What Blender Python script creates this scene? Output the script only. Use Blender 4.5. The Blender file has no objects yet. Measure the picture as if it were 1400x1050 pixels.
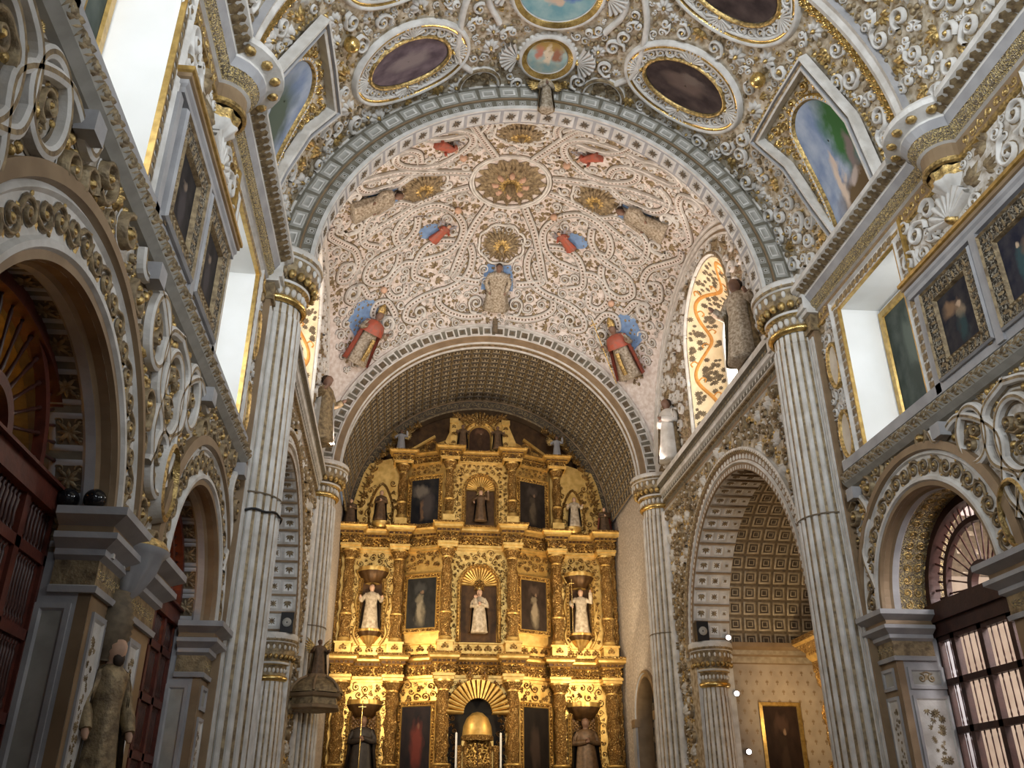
import bpy, math, random
import numpy as np
from mathutils import Vector, Matrix
from mathutils.geometry import tessellate_polygon

PI = math.pi
rnd = random.Random(11)
SC = bpy.context.scene
COL = SC.collection
WLOC = {}

# ------------------------------------------------------------------ materials
def new_mat(name):
    m = bpy.data.materials.new(name)
    m.use_nodes = True
    nt = m.node_tree
    return m, nt, nt.nodes['Principled BSDF']

def surf(name, c1, c2=None, rough=.6, metal=0.0, nscale=6.0, bump=0.0, bscale=30.0, spec=.4, lo=.35, hi=.65, detail=4.0):
    """A plain surface with mottling of two of its own colours and a fine bump."""
    m, nt, b = new_mat(name)
    L = nt.links
    b.inputs['Roughness'].default_value = rough
    b.inputs['Metallic'].default_value = metal
    b.inputs['Specular IOR Level'].default_value = spec
    if c2 is None:
        b.inputs['Base Color'].default_value = (*c1, 1)
    tc = nt.nodes.new('ShaderNodeTexCoord')
    if c2 is not None:
        n = nt.nodes.new('ShaderNodeTexNoise')
        n.inputs['Scale'].default_value = nscale
        n.inputs['Detail'].default_value = detail
        L.new(tc.outputs['Object'], n.inputs['Vector'])
        r = nt.nodes.new('ShaderNodeValToRGB')
        r.color_ramp.elements[0].position = lo
        r.color_ramp.elements[1].position = hi
        r.color_ramp.elements[0].color = (*c1, 1)
        r.color_ramp.elements[1].color = (*c2, 1)
        L.new(n.outputs['Fac'], r.inputs['Fac'])
        L.new(r.outputs['Color'], b.inputs['Base Color'])
    if bump:
        n2 = nt.nodes.new('ShaderNodeTexNoise')
        n2.inputs['Scale'].default_value = bscale
        n2.inputs['Detail'].default_value = 3
        L.new(tc.outputs['Object'], n2.inputs['Vector'])
        bp = nt.nodes.new('ShaderNodeBump')
        bp.inputs['Strength'].default_value = bump
        bp.inputs['Distance'].default_value = .03
        L.new(n2.outputs['Fac'], bp.inputs['Height'])
        L.new(bp.outputs['Normal'], b.inputs['Normal'])
    return m

def carved(name, ca, cb, scale=9.0, rough=.5, metal=.3, bump=.6, warp=.35, lo=.42, hi=.58):
    """Low carved tracery: warped voronoi cells painted in two colours and embossed."""
    m, nt, b = new_mat(name)
    L = nt.links
    b.inputs['Roughness'].default_value = rough
    tc = nt.nodes.new('ShaderNodeTexCoord')
    n = nt.nodes.new('ShaderNodeTexNoise')
    n.inputs['Scale'].default_value = scale * .35
    L.new(tc.outputs['Object'], n.inputs['Vector'])
    mx = nt.nodes.new('ShaderNodeVectorMath'); mx.operation = 'MULTIPLY_ADD'
    mx.inputs[1].default_value = (warp,) * 3
    L.new(n.outputs['Color'], mx.inputs[0]); L.new(tc.outputs['Object'], mx.inputs[2])
    v = nt.nodes.new('ShaderNodeTexVoronoi'); v.feature = 'DISTANCE_TO_EDGE'
    v.inputs['Scale'].default_value = scale
    L.new(mx.outputs[0], v.inputs['Vector'])
    w = nt.nodes.new('ShaderNodeTexNoise')
    w.inputs['Scale'].default_value = scale * 1.9; w.inputs['Detail'].default_value = 2
    L.new(tc.outputs['Object'], w.inputs['Vector'])
    ad = nt.nodes.new('ShaderNodeMath'); ad.operation = 'MULTIPLY_ADD'
    ad.inputs[1].default_value = 1.6
    L.new(v.outputs['Distance'], ad.inputs[0]); L.new(w.outputs['Fac'], ad.inputs[2])
    r = nt.nodes.new('ShaderNodeValToRGB')
    r.color_ramp.elements[0].position = lo + .12; r.color_ramp.elements[1].position = hi + .12
    r.color_ramp.elements[0].color = (*ca, 1); r.color_ramp.elements[1].color = (*cb, 1)
    L.new(ad.outputs[0], r.inputs['Fac'])
    L.new(r.outputs['Color'], b.inputs['Base Color'])
    b.inputs['Metallic'].default_value = metal
    bp = nt.nodes.new('ShaderNodeBump'); bp.inputs['Strength'].default_value = bump; bp.inputs['Distance'].default_value = .05
    L.new(ad.outputs[0], bp.inputs['Height']); L.new(bp.outputs['Normal'], b.inputs['Normal'])
    return m

def glow(name, col, strength):
    m, nt, b = new_mat(name)
    b.inputs['Base Color'].default_value = (*col, 1)
    b.inputs['Emission Color'].default_value = (*col, 1)
    b.inputs['Emission Strength'].default_value = strength
    return m

def canvas_mat(name, c1, c2, figs, au=1, av=2, nscale=4.5, rough=.6, flip=False):
    """An oil painting: a clouded ground and soft-edged figures; u,v = two of the Generated axes."""
    m, nt, b = new_mat(name)
    L = nt.links; N = nt.nodes.new
    b.inputs['Roughness'].default_value = rough; b.inputs['Specular IOR Level'].default_value = .12
    tc = N('ShaderNodeTexCoord')
    sp = N('ShaderNodeSeparateXYZ'); L.new(tc.outputs['Generated'], sp.inputs[0])
    n = N('ShaderNodeTexNoise'); n.inputs['Scale'].default_value = nscale; n.inputs['Detail'].default_value = 5
    cb = N('ShaderNodeCombineXYZ'); L.new(sp.outputs[au], cb.inputs[0]); L.new(sp.outputs[av], cb.inputs[1])
    L.new(cb.outputs[0], n.inputs['Vector'])
    sc = N('ShaderNodeVectorMath'); sc.operation = 'MULTIPLY_ADD'; sc.inputs[1].default_value = (.34, .26, 0)
    L.new(n.outputs['Color'], sc.inputs[0]); L.new(cb.outputs[0], sc.inputs[2])
    r = N('ShaderNodeValToRGB')
    r.color_ramp.elements[0].position = .35; r.color_ramp.elements[1].position = .7
    r.color_ramp.elements[0].color = (*c1, 1); r.color_ramp.elements[1].color = (*c2, 1)
    L.new(n.outputs['Fac'], r.inputs['Fac'])
    cur = r.outputs['Color']
    for (u, v, ru, rv, col) in figs:
        if flip: u = 1 - u
        d = N('ShaderNodeVectorMath'); d.operation = 'SUBTRACT'; d.inputs[1].default_value = (u + .17, v + .13, 0)
        L.new(sc.outputs[0], d.inputs[0])
        e = N('ShaderNodeVectorMath'); e.operation = 'DIVIDE'; e.inputs[1].default_value = (ru, rv, 1)
        L.new(d.outputs[0], e.inputs[0])
        z = N('ShaderNodeVectorMath'); z.operation = 'MULTIPLY'; z.inputs[1].default_value = (1, 1, 0)
        L.new(e.outputs[0], z.inputs[0])
        ln = N('ShaderNodeVectorMath'); ln.operation = 'LENGTH'; L.new(z.outputs[0], ln.inputs[0])
        mr = N('ShaderNodeMapRange'); mr.inputs[1].default_value = .55; mr.inputs[2].default_value = 1.15
        mr.inputs[3].default_value = 1; mr.inputs[4].default_value = 0
        L.new(ln.outputs['Value'], mr.inputs[0])
        mix = N('ShaderNodeMixRGB'); mix.inputs[2].default_value = (*col, 1)
        L.new(mr.outputs[0], mix.inputs[0]); L.new(cur, mix.inputs[1])
        cur = mix.outputs[0]
    L.new(cur, b.inputs['Base Color'])
    return m

MT = {}
MT['white'] = surf('white_stucco', (.70, .69, .66), (.52, .50, .46), .65, 0, 3.5, .15, 25)
MT['plaster'] = surf('smooth_white_plaster', (.86, .86, .84), (.80, .80, .77), .7, 0, 1.2)
MT['ground'] = surf('stucco_ground', (.66, .64, .60), (.36, .31, .24), .7, 0, 9, .3, 18)  # brown mottle darkens the ground, partly as painted crevice shade
MT['groundg'] = surf('gilded_ground', (.58, .53, .43), (.25, .19, .11), .6, .25, 7, .4, 22)
MT['domeg'] = surf('vault_ground', (.74, .69, .66), (.56, .48, .43), .7, 0, 8, .25, 18)
MT['mid'] = surf('grey_green_stone', (.40, .395, .36), (.32, .315, .28), .6, 0, 5)
MT['grey'] = surf('grey_stone', (.30, .30, .31), (.40, .40, .41), .6, 0, 2.5, .12, 14)
MT['gilt'] = surf('gilded_stucco', (.70, .50, .19), (.22, .15, .065), .36, .75, 16, .4, 40)
MT['gold'] = surf('bright_gilding', (.85, .62, .24), (.50, .34, .11), .26, .9, 8, .2, 30)
MT['antique'] = surf('aged_gilding', (.36, .28, .16), (.15, .11, .065), .5, .4, 10, .35, 35)
MT['umber'] = surf('umber_ground_shade', (.19, .145, .09), (.11, .085, .055), .6, .2, 10)  # umber paint; beside the relief it also stands for crevice shade
MT['brown'] = surf('brown_painted_band', (.29, .205, .12), (.22, .15, .085), .5, .15, 3)
MT['olive'] = surf('olive_stone', (.20, .185, .145), (.14, .13, .10), .6, .1, 6)
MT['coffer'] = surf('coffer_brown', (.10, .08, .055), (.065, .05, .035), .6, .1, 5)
MT['cofferrib'] = surf('coffer_lit_rib', (.46, .39, .28), (.33, .27, .18), .45, .2, 7)  # paler than the coffers: light caught on their edges is put in
MT['altar'] = surf('altar_gold', (.86, .59, .20), (.64, .40, .11), .40, .7, 5, .15, 26)
MT['altarc'] = carved('altar_gold_carving', (.95, .64, .19), (.16, .075, .015), 9.0, .34, .7, .9, .35)
MT['altarb'] = carved('altar_gold_relief', (.98, .71, .28), (.28, .15, .04), 15.0, .30, .75, .8, .3, .30, .44)
MT['altard'] = surf('altar_recess_shade', (.11, .055, .018), (.065, .032, .011), .5, .4, 6)  # dark gold; on flat niche sheets it paints in a recess's shade
MT['wood'] = surf('red_brown_wood', (.125, .030, .018), (.07, .018, .012), .45, 0, 7, .1, 30)
MT['wood_shade'] = surf('backlit_wood_shade', (.050, .019, .013), (.032, .012, .009), .5, 0, 7, .1, 30)  # the red-brown wood again, its colour darkened as if backlit
MT['spindle'] = surf('dark_turned_wood', (.06, .020, .014), (.04, .013, .010), .4, 0, 9)
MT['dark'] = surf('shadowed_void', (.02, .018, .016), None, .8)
MT['black'] = surf('black_plastic', (.012, .012, .013), None, .4)
MT['frame'] = carved('carved_dark_frame', (.38, .35, .28), (.05, .043, .032), 16, .4, .45, .8, .3)
MT['fgold'] = surf('gold_edge', (.62, .42, .14), (.40, .26, .08), .35, .7, 10)
MT['skin'] = surf('painted_flesh', (.62, .40, .28), (.52, .32, .22), .5)
MT['skind'] = surf('dark_flesh', (.22, .13, .09), (.16, .09, .06), .5)
MT['hair'] = surf('dark_brown_hair', (.045, .028, .018), (.03, .018, .012), .6)
MT['red'] = surf('red_painted_cloth', (.42, .09, .05), (.28, .10, .07), .5, 0, 8)
MT['blue'] = surf('blue_painted_ground', (.20, .33, .56), (.15, .25, .44), .6, 0, 6)
MT['blackrobe'] = surf('black_habit', (.035, .028, .024), (.02, .016, .014), .55, 0, 6)
MT['whiterobe'] = surf('cream_habit', (.64, .55, .42), (.34, .27, .19), .5, 0, 8)
MT['brownrobe'] = surf('brown_habit', (.16, .095, .05), (.09, .055, .03), .5, .2, 10)
MT['goldrobe'] = surf('silvered_vestment', (.52, .46, .37), (.22, .17, .11), .45, .25, 16, .5, 60)
MT['chwall'] = carved('patterned_pale_wall', (.56, .50, .44), (.40, .35, .30), 7, .75, 0, .25, .15)
MT['pink'] = surf('pale_pink_plaster', (.86, .77, .73), (.76, .66, .62), .7, 0, 2)
MT['floor'] = surf('stone_floor', (.36, .30, .25), (.28, .23, .19), .35, 0, 2)
MT['filigree'] = carved('gilt_filigree', (.78, .62, .28), (.26, .22, .17), 22, .4, .45, .8, .3)
MT['vein'] = surf('oval_stone', (.66, .60, .50), (.56, .50, .41), .5, 0, 5)
MT['window'] = glow('added_pane_glow', (.92, .97, 1.0), 3.0)  # for the made-up panes that glow in the nave recesses
MT['warmwin'] = glow('sunlit_window_glass', (1.0, .93, .78), 5.0)
MT['lens'] = glow('lit_spotlight_lens', (1.0, .88, .84), 6.0)
MT['fleurwall'] = surf('fleur_wall_plaster', (.40, .33, .25), (.31, .25, .185), .7, 0, 2)
MT['vineg'] = surf('cream_vine_ground', (.82, .70, .48), (.70, .56, .35), .7, 0, 3)
MT['wing'] = surf('painted_wing', (.30, .33, .40), (.28, .20, .13), .6, 0, 14)

# ------------------------------------------------------------------ mesh buffer
class MB:
    def __init__(s):
        s.v = []; s.n = 0; s.f = []
    def add(s, v, f, mat=0, smooth=True):
        v = np.asarray(v, float).reshape(-1, 3)
        f = np.asarray(f, int)
        if not len(f): return
        s.v.append(v); s.f.append((f + s.n, mat, smooth)); s.n += len(v)
    def grid(s, P, mat=0, cu=False, cv=False, smooth=True):
        """P[n,m,3]; mat may be a list per column strip (along m)."""
        P = np.asarray(P, float); n, m = P.shape[:2]
        I = np.arange(n * m).reshape(n, m)
        if cu: I = np.vstack([I, I[:1]])
        if cv: I = np.hstack([I, I[:, :1]])
        F = np.stack([I[:-1, :-1], I[1:, :-1], I[1:, 1:], I[:-1, 1:]], -1)
        b = s.n
        s.v.append(P.reshape(-1, 3)); s.n += n * m
        if isinstance(mat, (list, tuple)):
            for j in range(F.shape[1]):
                s.f.append((F[:, j].reshape(-1, 4) + b, mat[j % len(mat)], smooth))
        else:
            s.f.append((F.reshape(-1, 4) + b, mat, smooth))
    def box(s, x0, x1, y0, y1, z0, z1, mat=0):
        v = [(x, y, z) for x in (x0, x1) for y in (y0, y1) for z in (z0, z1)]
        f = [(0, 1, 3, 2), (4, 6, 7, 5), (0, 4, 5, 1), (2, 3, 7, 6), (0, 2, 6, 4), (1, 5, 7, 3)]
        s.add(v, f, mat, False)
    def obox(s, c, ax, ay, az, mat=0):
        """box from a centre and three half-axis vectors"""
        c = np.array(c, float); ax, ay, az = map(lambda q: np.array(q, float), (ax, ay, az))
        v = [c + i * ax + j * ay + k * az for i in (-1, 1) for j in (-1, 1) for k in (-1, 1)]
        f = [(0, 1, 3, 2), (4, 6, 7, 5), (0, 4, 5, 1), (2, 3, 7, 6), (0, 2, 6, 4), (1, 5, 7, 3)]
        s.add(v, f, mat, False)
    def lathe(s, prof, c=(0, 0, 0), n=24, mat=0, a0=0, a1=2 * PI, rf=None, sy=1.0, smooth=True):
        full = abs(a1 - a0 - 2 * PI) < 1e-6
        A = np.linspace(a0, a1, n, endpoint=not full)
        P = np.zeros((n, len(prof), 3))
        for j, (r, z) in enumerate(prof):
            rr = r * (rf(A, z) if rf else 1.0)
            P[:, j, 0] = c[0] + rr * np.cos(A); P[:, j, 1] = c[1] + sy * rr * np.sin(A); P[:, j, 2] = c[2] + z
        s.grid(P, mat, cu=full, smooth=smooth)
    def tube(s, path, r, n=8, mat=0, caps=True, sx=1.0):
        p = np.asarray(path, float); k = len(p)
        R = np.broadcast_to(np.asarray(r, float), (k,))
        t = np.gradient(p, axis=0); t /= np.linalg.norm(t, axis=1)[:, None] + 1e-12
        up = np.array([0, 0, 1.]) if abs(t[0, 2]) < .9 else np.array([0, 1., 0])
        P = np.zeros((k, n, 3)); A = np.linspace(0, 2 * PI, n, endpoint=False)
        for i in range(k):
            a = np.cross(t[i], up); a /= np.linalg.norm(a) + 1e-12
            b = np.cross(a, t[i]); up = b
            P[i] = p[i] + R[i] * (np.outer(np.cos(A), a) * sx + np.outer(np.sin(A), b))
        s.grid(P, mat, cv=True)
        if caps:
            for e in (0, k - 1):
                v = np.vstack([P[e], p[e][None]])
                f = [(j, (j + 1) % n, n) for j in range(n)]
                s.add(v, f, mat)
    def sphere(s, c, r, n=12, m=8, mat=0, sc=(1, 1, 1)):
        A = np.linspace(0, 2 * PI, n, endpoint=False); B = np.linspace(-PI / 2, PI / 2, m)
        P = np.zeros((n, m, 3))
        P[..., 0] = c[0] + r * sc[0] * np.outer(np.cos(A), np.cos(B))
        P[..., 1] = c[1] + r * sc[1] * np.outer(np.sin(A), np.cos(B))
        P[..., 2] = c[2] + r * sc[2] * np.sin(B)[None]
        s.grid(P, mat, cu=True)
    def poly(s, pts3, mat=0):
        s.add(pts3, [list(range(len(pts3)))], mat, False)
    def sheet(s, outer, holes, fn, mat=0):
        """flat polygon with holes given in (u,v); fn maps arrays (u,v)->xyz"""
        loops = [outer] + list(holes)
        tri = tessellate_polygon([[Vector((a, b, 0)) for a, b in l] for l in loops])
        uv = np.array([q for l in loops for q in l], float)
        s.add(fn(uv[:, 0], uv[:, 1], 0.0 * uv[:, 0]), np.array(tri), mat, False)
    def build(s, name, mats, parent=None, kind=None, local=False):
        V = np.concatenate(s.v) if s.v else np.zeros((0, 3))
        if parent is not None and not local:
            V = V - np.array(WLOC.get(parent.name, (0, 0, 0)))
        me = bpy.data.meshes.new(name)
        me.vertices.add(len(V)); me.vertices.foreach_set('co', V.astype(np.float32).ravel())
        tot = np.concatenate([np.full(len(f), f.shape[1]) for f, _, _ in s.f])
        li = np.concatenate([f.ravel() for f, _, _ in s.f])
        st = np.concatenate([[0], np.cumsum(tot)[:-1]])
        me.loops.add(len(li)); me.loops.foreach_set('vertex_index', li.astype(np.int32))
        me.polygons.add(len(tot)); me.polygons.foreach_set('loop_start', st.astype(np.int32))
        me.polygons.foreach_set('material_index', np.concatenate([np.full(len(f), m) for f, m, _ in s.f]).astype(np.int32))
        me.polygons.foreach_set('use_smooth', np.concatenate([np.full(len(f), sm) for f, _, sm in s.f]).astype(bool))
        for m in (mats if isinstance(mats, (list, tuple)) else [mats]):
            me.materials.append(MT[m] if isinstance(m, str) else m)
        me.update(calc_edges=True); me.validate()
        o = bpy.data.objects.new(name, me); COL.objects.link(o)
        if parent is not None:
            o.parent = parent
            WLOC[o.name] = WLOC.get(parent.name, (0, 0, 0))
        if kind: o['kind'] = kind
        return o

def thing(name, label, cat, loc=(0, 0, 0), rz=0.0, group=None):
    o = bpy.data.objects.new(name, None); COL.objects.link(o)
    o.empty_display_size = .2
    o.location = loc; o.rotation_euler = (0, 0, rz)
    o['label'] = label; o['category'] = cat
    if group: o['group'] = group
    WLOC[o.name] = tuple(loc)
    return o
def tag(o, label, cat, group=None):
    o['label'] = label; o['category'] = cat
    if group: o['group'] = group
    return o
def dup(root, loc, rz, label, group=None):
    r = root.copy(); COL.objects.link(r); r.location = loc; r.rotation_euler = (0, 0, rz); r['label'] = label
    if group: r['group'] = group
    for ch in list(root.children):
        c = ch.copy(); COL.objects.link(c); c.parent = r
        for g in list(ch.children):
            d = g.copy(); COL.objects.link(d); d.parent = c
    return r

# ------------------------------------------------------------------ surfaces: S(u, v, h) -> xyz
NW = 5.6                      # half width of the nave
ZC = 12.0                     # springing of every vault
NR = 5.65                     # nave barrel radius
YA, YA2, YB = 15.78, 16.22, 27.3
DR, DY = 7.8, 21.9            # crossing sail vault: radius, centre in y
def stk(x, y, z): return np.stack(np.broadcast_arrays(x, y, z), -1).astype(float)
def S_side(s, X=NW):          # wall at x = s*X looking into the nave: u=y, v=z
    return lambda u, v, h: stk(s * (X - np.asarray(h)), np.asarray(u, float), np.asarray(v, float))
def S_front(Y):               # wall facing the camera: u=x, v=z
    return lambda u, v, h: stk(np.asarray(u, float), Y - np.asarray(h), np.asarray(v, float))
def S_barrel(R, zc=ZC):       # u=y, v=arc length from the right springing
    def f(u, v, h):
        t = np.asarray(v, float) / R; r = R - np.asarray(h)
        return stk(r * np.cos(t), np.asarray(u, float), zc + r * np.sin(t))
    return f
def S_dome(u, v, h):
    u = np.asarray(u, float); v = np.asarray(v, float)
    q = np.hypot(u, v) + 1e-9; ph = q / DR; r = DR - np.asarray(h)
    return stk(r * np.sin(ph) * u / q, DY + r * np.sin(ph) * v / q, ZC + r * np.cos(ph))
def S_soffit(cy, cz, R, s, X=NW):   # intrados of an arch through a side wall: u=depth from the wall face, v=angle*R
    def f(u, v, h):
        t = np.asarray(v, float) / R; r = R - np.asarray(h)
        return stk(s * (X + np.asarray(u, float)), cy + r * np.cos(t), cz + r * np.sin(t))
    return f
def S_soffit_y(R, Y, zc=ZC):  # intrados of a transverse arch: u=depth in +y, v=angle*R
    def f(u, v, h):
        t = np.asarray(v, float) / R; r = R - np.asarray(h)
        return stk(r * np.cos(t), Y + np.asarray(u, float), zc + r * np.sin(t))
    return f

def normals2d(p, closed):
    p = np.asarray(p, float)
    if closed:
        a = p - np.roll(p, 1, 0); b = np.roll(p, -1, 0) - p
    else:
        d = np.diff(p, axis=0); a = np.vstack([d[:1], d]); b = np.vstack([d, d[-1:]])
    a = a / (np.linalg.norm(a, axis=1)[:, None] + 1e-12); b = b / (np.linalg.norm(b, axis=1)[:, None] + 1e-12)
    na = np.stack([-a[:, 1], a[:, 0]], 1); nb = np.stack([-b[:, 1], b[:, 0]], 1)
    n = na + nb; n /= np.linalg.norm(n, axis=1)[:, None] + 1e-12
    c = np.clip((n * na).sum(1), .35, 1)
    return n / c[:, None]

def mould(mb, S, path, prof, mats=0, closed=False, smooth=False):
    """sweep a profile [(offset to the left, height)] along a path lying on surface S"""
    p = np.asarray(path, float); n = normals2d(p, closed)
    P = np.stack([S(p[:, 0] + n[:, 0] * d, p[:, 1] + n[:, 1] * d, np.full(len(p), h)) for d, h in prof], 1)
    mb.grid(P, mats, cu=closed, smooth=smooth)

def arc(cu, cv, R, a0=0.0, a1=PI, n=48, ry=None):
    A = np.linspace(a0, a1, n); return np.stack([cu + R * np.cos(A), cv + (ry or R) * np.sin(A)], 1)
def oval(cu, cv, ru, rv, rot=0, n=48):
    A = np.linspace(0, 2 * PI, n, endpoint=False); x, y = ru * np.cos(A), rv * np.sin(A)
    return np.stack([cu + x * math.cos(rot) - y * math.sin(rot), cv + x * math.sin(rot) + y * math.cos(rot)], 1)
def rect(u0, u1, v0, v1): return np.array([(u0, v0), (u0, v1), (u1, v1), (u1, v0)], float)[::-1]
def spline(pts, k=8, closed=False):
    p = np.asarray(pts, float); n = len(p); out = []
    rng_ = range(n) if closed else range(n - 1)
    for i in rng_:
        p0, p1 = p[(i - 1) % n] if (closed or i) else 2 * p[0] - p[1], p[i]
        p2 = p[(i + 1) % n]
        p3 = p[(i + 2) % n] if (closed or i + 2 < n) else 2 * p[-1] - p[-2]
        for t in np.linspace(0, 1, k, endpoint=False):
            out.append(.5 * (2 * p1 + (p2 - p0) * t + (2 * p0 - 5 * p1 + 4 * p2 - p3) * t * t + (3 * p1 - p0 - 3 * p2 + p3) * t ** 3))
    if not closed: out.append(p[-1])
    return np.array(out)
def along(path, step, closed=False, phase=.5):
    p = np.asarray(path, float)
    if closed: p = np.vstack([p, p[:1]])
    d = np.linalg.norm(np.diff(p, axis=0), axis=1); c = np.concatenate([[0], np.cumsum(d)])
    k = max(1, int(round(c[-1] / step))); s = (np.arange(k) + phase) * c[-1] / k
    q = np.stack([np.interp(s, c, p[:, 0]), np.interp(s, c, p[:, 1])], 1)
    i = np.clip(np.searchsorted(c, s) - 1, 0, len(d) - 1); t = np.diff(p, axis=0)[i]
    return q, np.arctan2(t[:, 1], t[:, 0])

# ------------------------------------------------------------------ ornament stamps (unit size, u,v,h)
def flat_ribbon(path, w, h, base):
    p = np.asarray(path, float); n = normals2d(p, False); w = np.broadcast_to(w, (len(p),))[:, None]
    rows = [np.c_[p + n * w * .5, np.zeros(len(p))], np.c_[p + n * w * .26, np.full(len(p), h)],
            np.c_[p - n * w * .26, np.full(len(p), h)], np.c_[p - n * w * .5, np.zeros(len(p))]]
    V = np.stack(rows, 1).reshape(-1, 3); k = len(p); F = []
    for i in range(k - 1):
        for j in range(3): F.append((i * 4 + j, i * 4 + 4 + j, i * 4 + 5 + j, i * 4 + 1 + j))
    return V, np.array(F) + base, k * 4
def flat_strip(path, w, h, base):
    p = np.asarray(path, float); n = normals2d(p, False); w = np.broadcast_to(w, (len(p),))[:, None]
    V = np.stack([np.c_[p + n * w * .5, np.full(len(p), h)], np.c_[p - n * w * .5, np.full(len(p), h)]], 1).reshape(-1, 3)
    F = [(2 * i, 2 * i + 2, 2 * i + 3, 2 * i + 1) for i in range(len(p) - 1)]
    return V, np.array(F) + base, len(V)
def dome_bud(c, r, h, base, n=8):
    V = []
    for q, z in ((1, 0), (.8, .6), (.4, .95)):
        for a in np.linspace(0, 2 * PI, n, endpoint=False): V.append((c[0] + r * q * math.cos(a), c[1] + r * q * math.sin(a), h * z))
    V.append((c[0], c[1], h)); F = []
    for k in range(2):
        for j in range(n): F.append((k * n + j, k * n + (j + 1) % n, k * n + n + (j + 1) % n, k * n + n + j))
    for j in range(0, n, 2): F.append((2 * n + j, 2 * n + (j + 1) % n, 2 * n + (j + 2) % n, 3 * n))
    return np.array(V), np.array(F) + base, len(V)
def leaf_v(c, ang, ln, w, h, base):
    pts = [(0, 0, 0), (.3, .5, 0), (.65, .42, 0), (1, 0, 0), (.65, -.42, 0), (.3, -.5, 0), (.3, 0, 1), (.65, 0, .8)]
    ca, sa = math.cos(ang), math.sin(ang)
    V = [(c[0] + (x * ln) * ca - (y * w) * sa, c[1] + (x * ln) * sa + (y * w) * ca, z * h) for x, y, z in pts]
    F = [(0, 6, 1, 1), (1, 6, 7, 2), (2, 7, 3, 3), (3, 7, 4, 4), (4, 7, 6, 5), (5, 6, 0, 0)]
    F4 = [f for f in F if f[2] != f[3]]; F3 = [f[:3] for f in F if f[2] == f[3]]
    F4 += [(a, b, c_, c_) for a, b, c_ in F3]
    return np.array(V), np.array(F4) + base, len(V)
class Stamp:
    def __init__(s): s.V = []; s.F = []; s.n = 0
    def put(s, fn, *a, mat=0):
        V, F, k = fn(*a, s.n); s.V.append(V); s.F.append((F, mat)); s.n += k; return s
    def done(s):
        s.V = np.vstack(s.V); return s
def spiral_path(r, turns, a0=0, hand=1, n=22, inner=.12):
    t = np.linspace(0, 1, n); R = r * (1 - t) + r * inner * t
    return np.stack([R * np.cos(a0 + hand * t * turns * 2 * PI), R * np.sin(a0 + hand * t * turns * 2 * PI)], 1)
ST = {}
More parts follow.
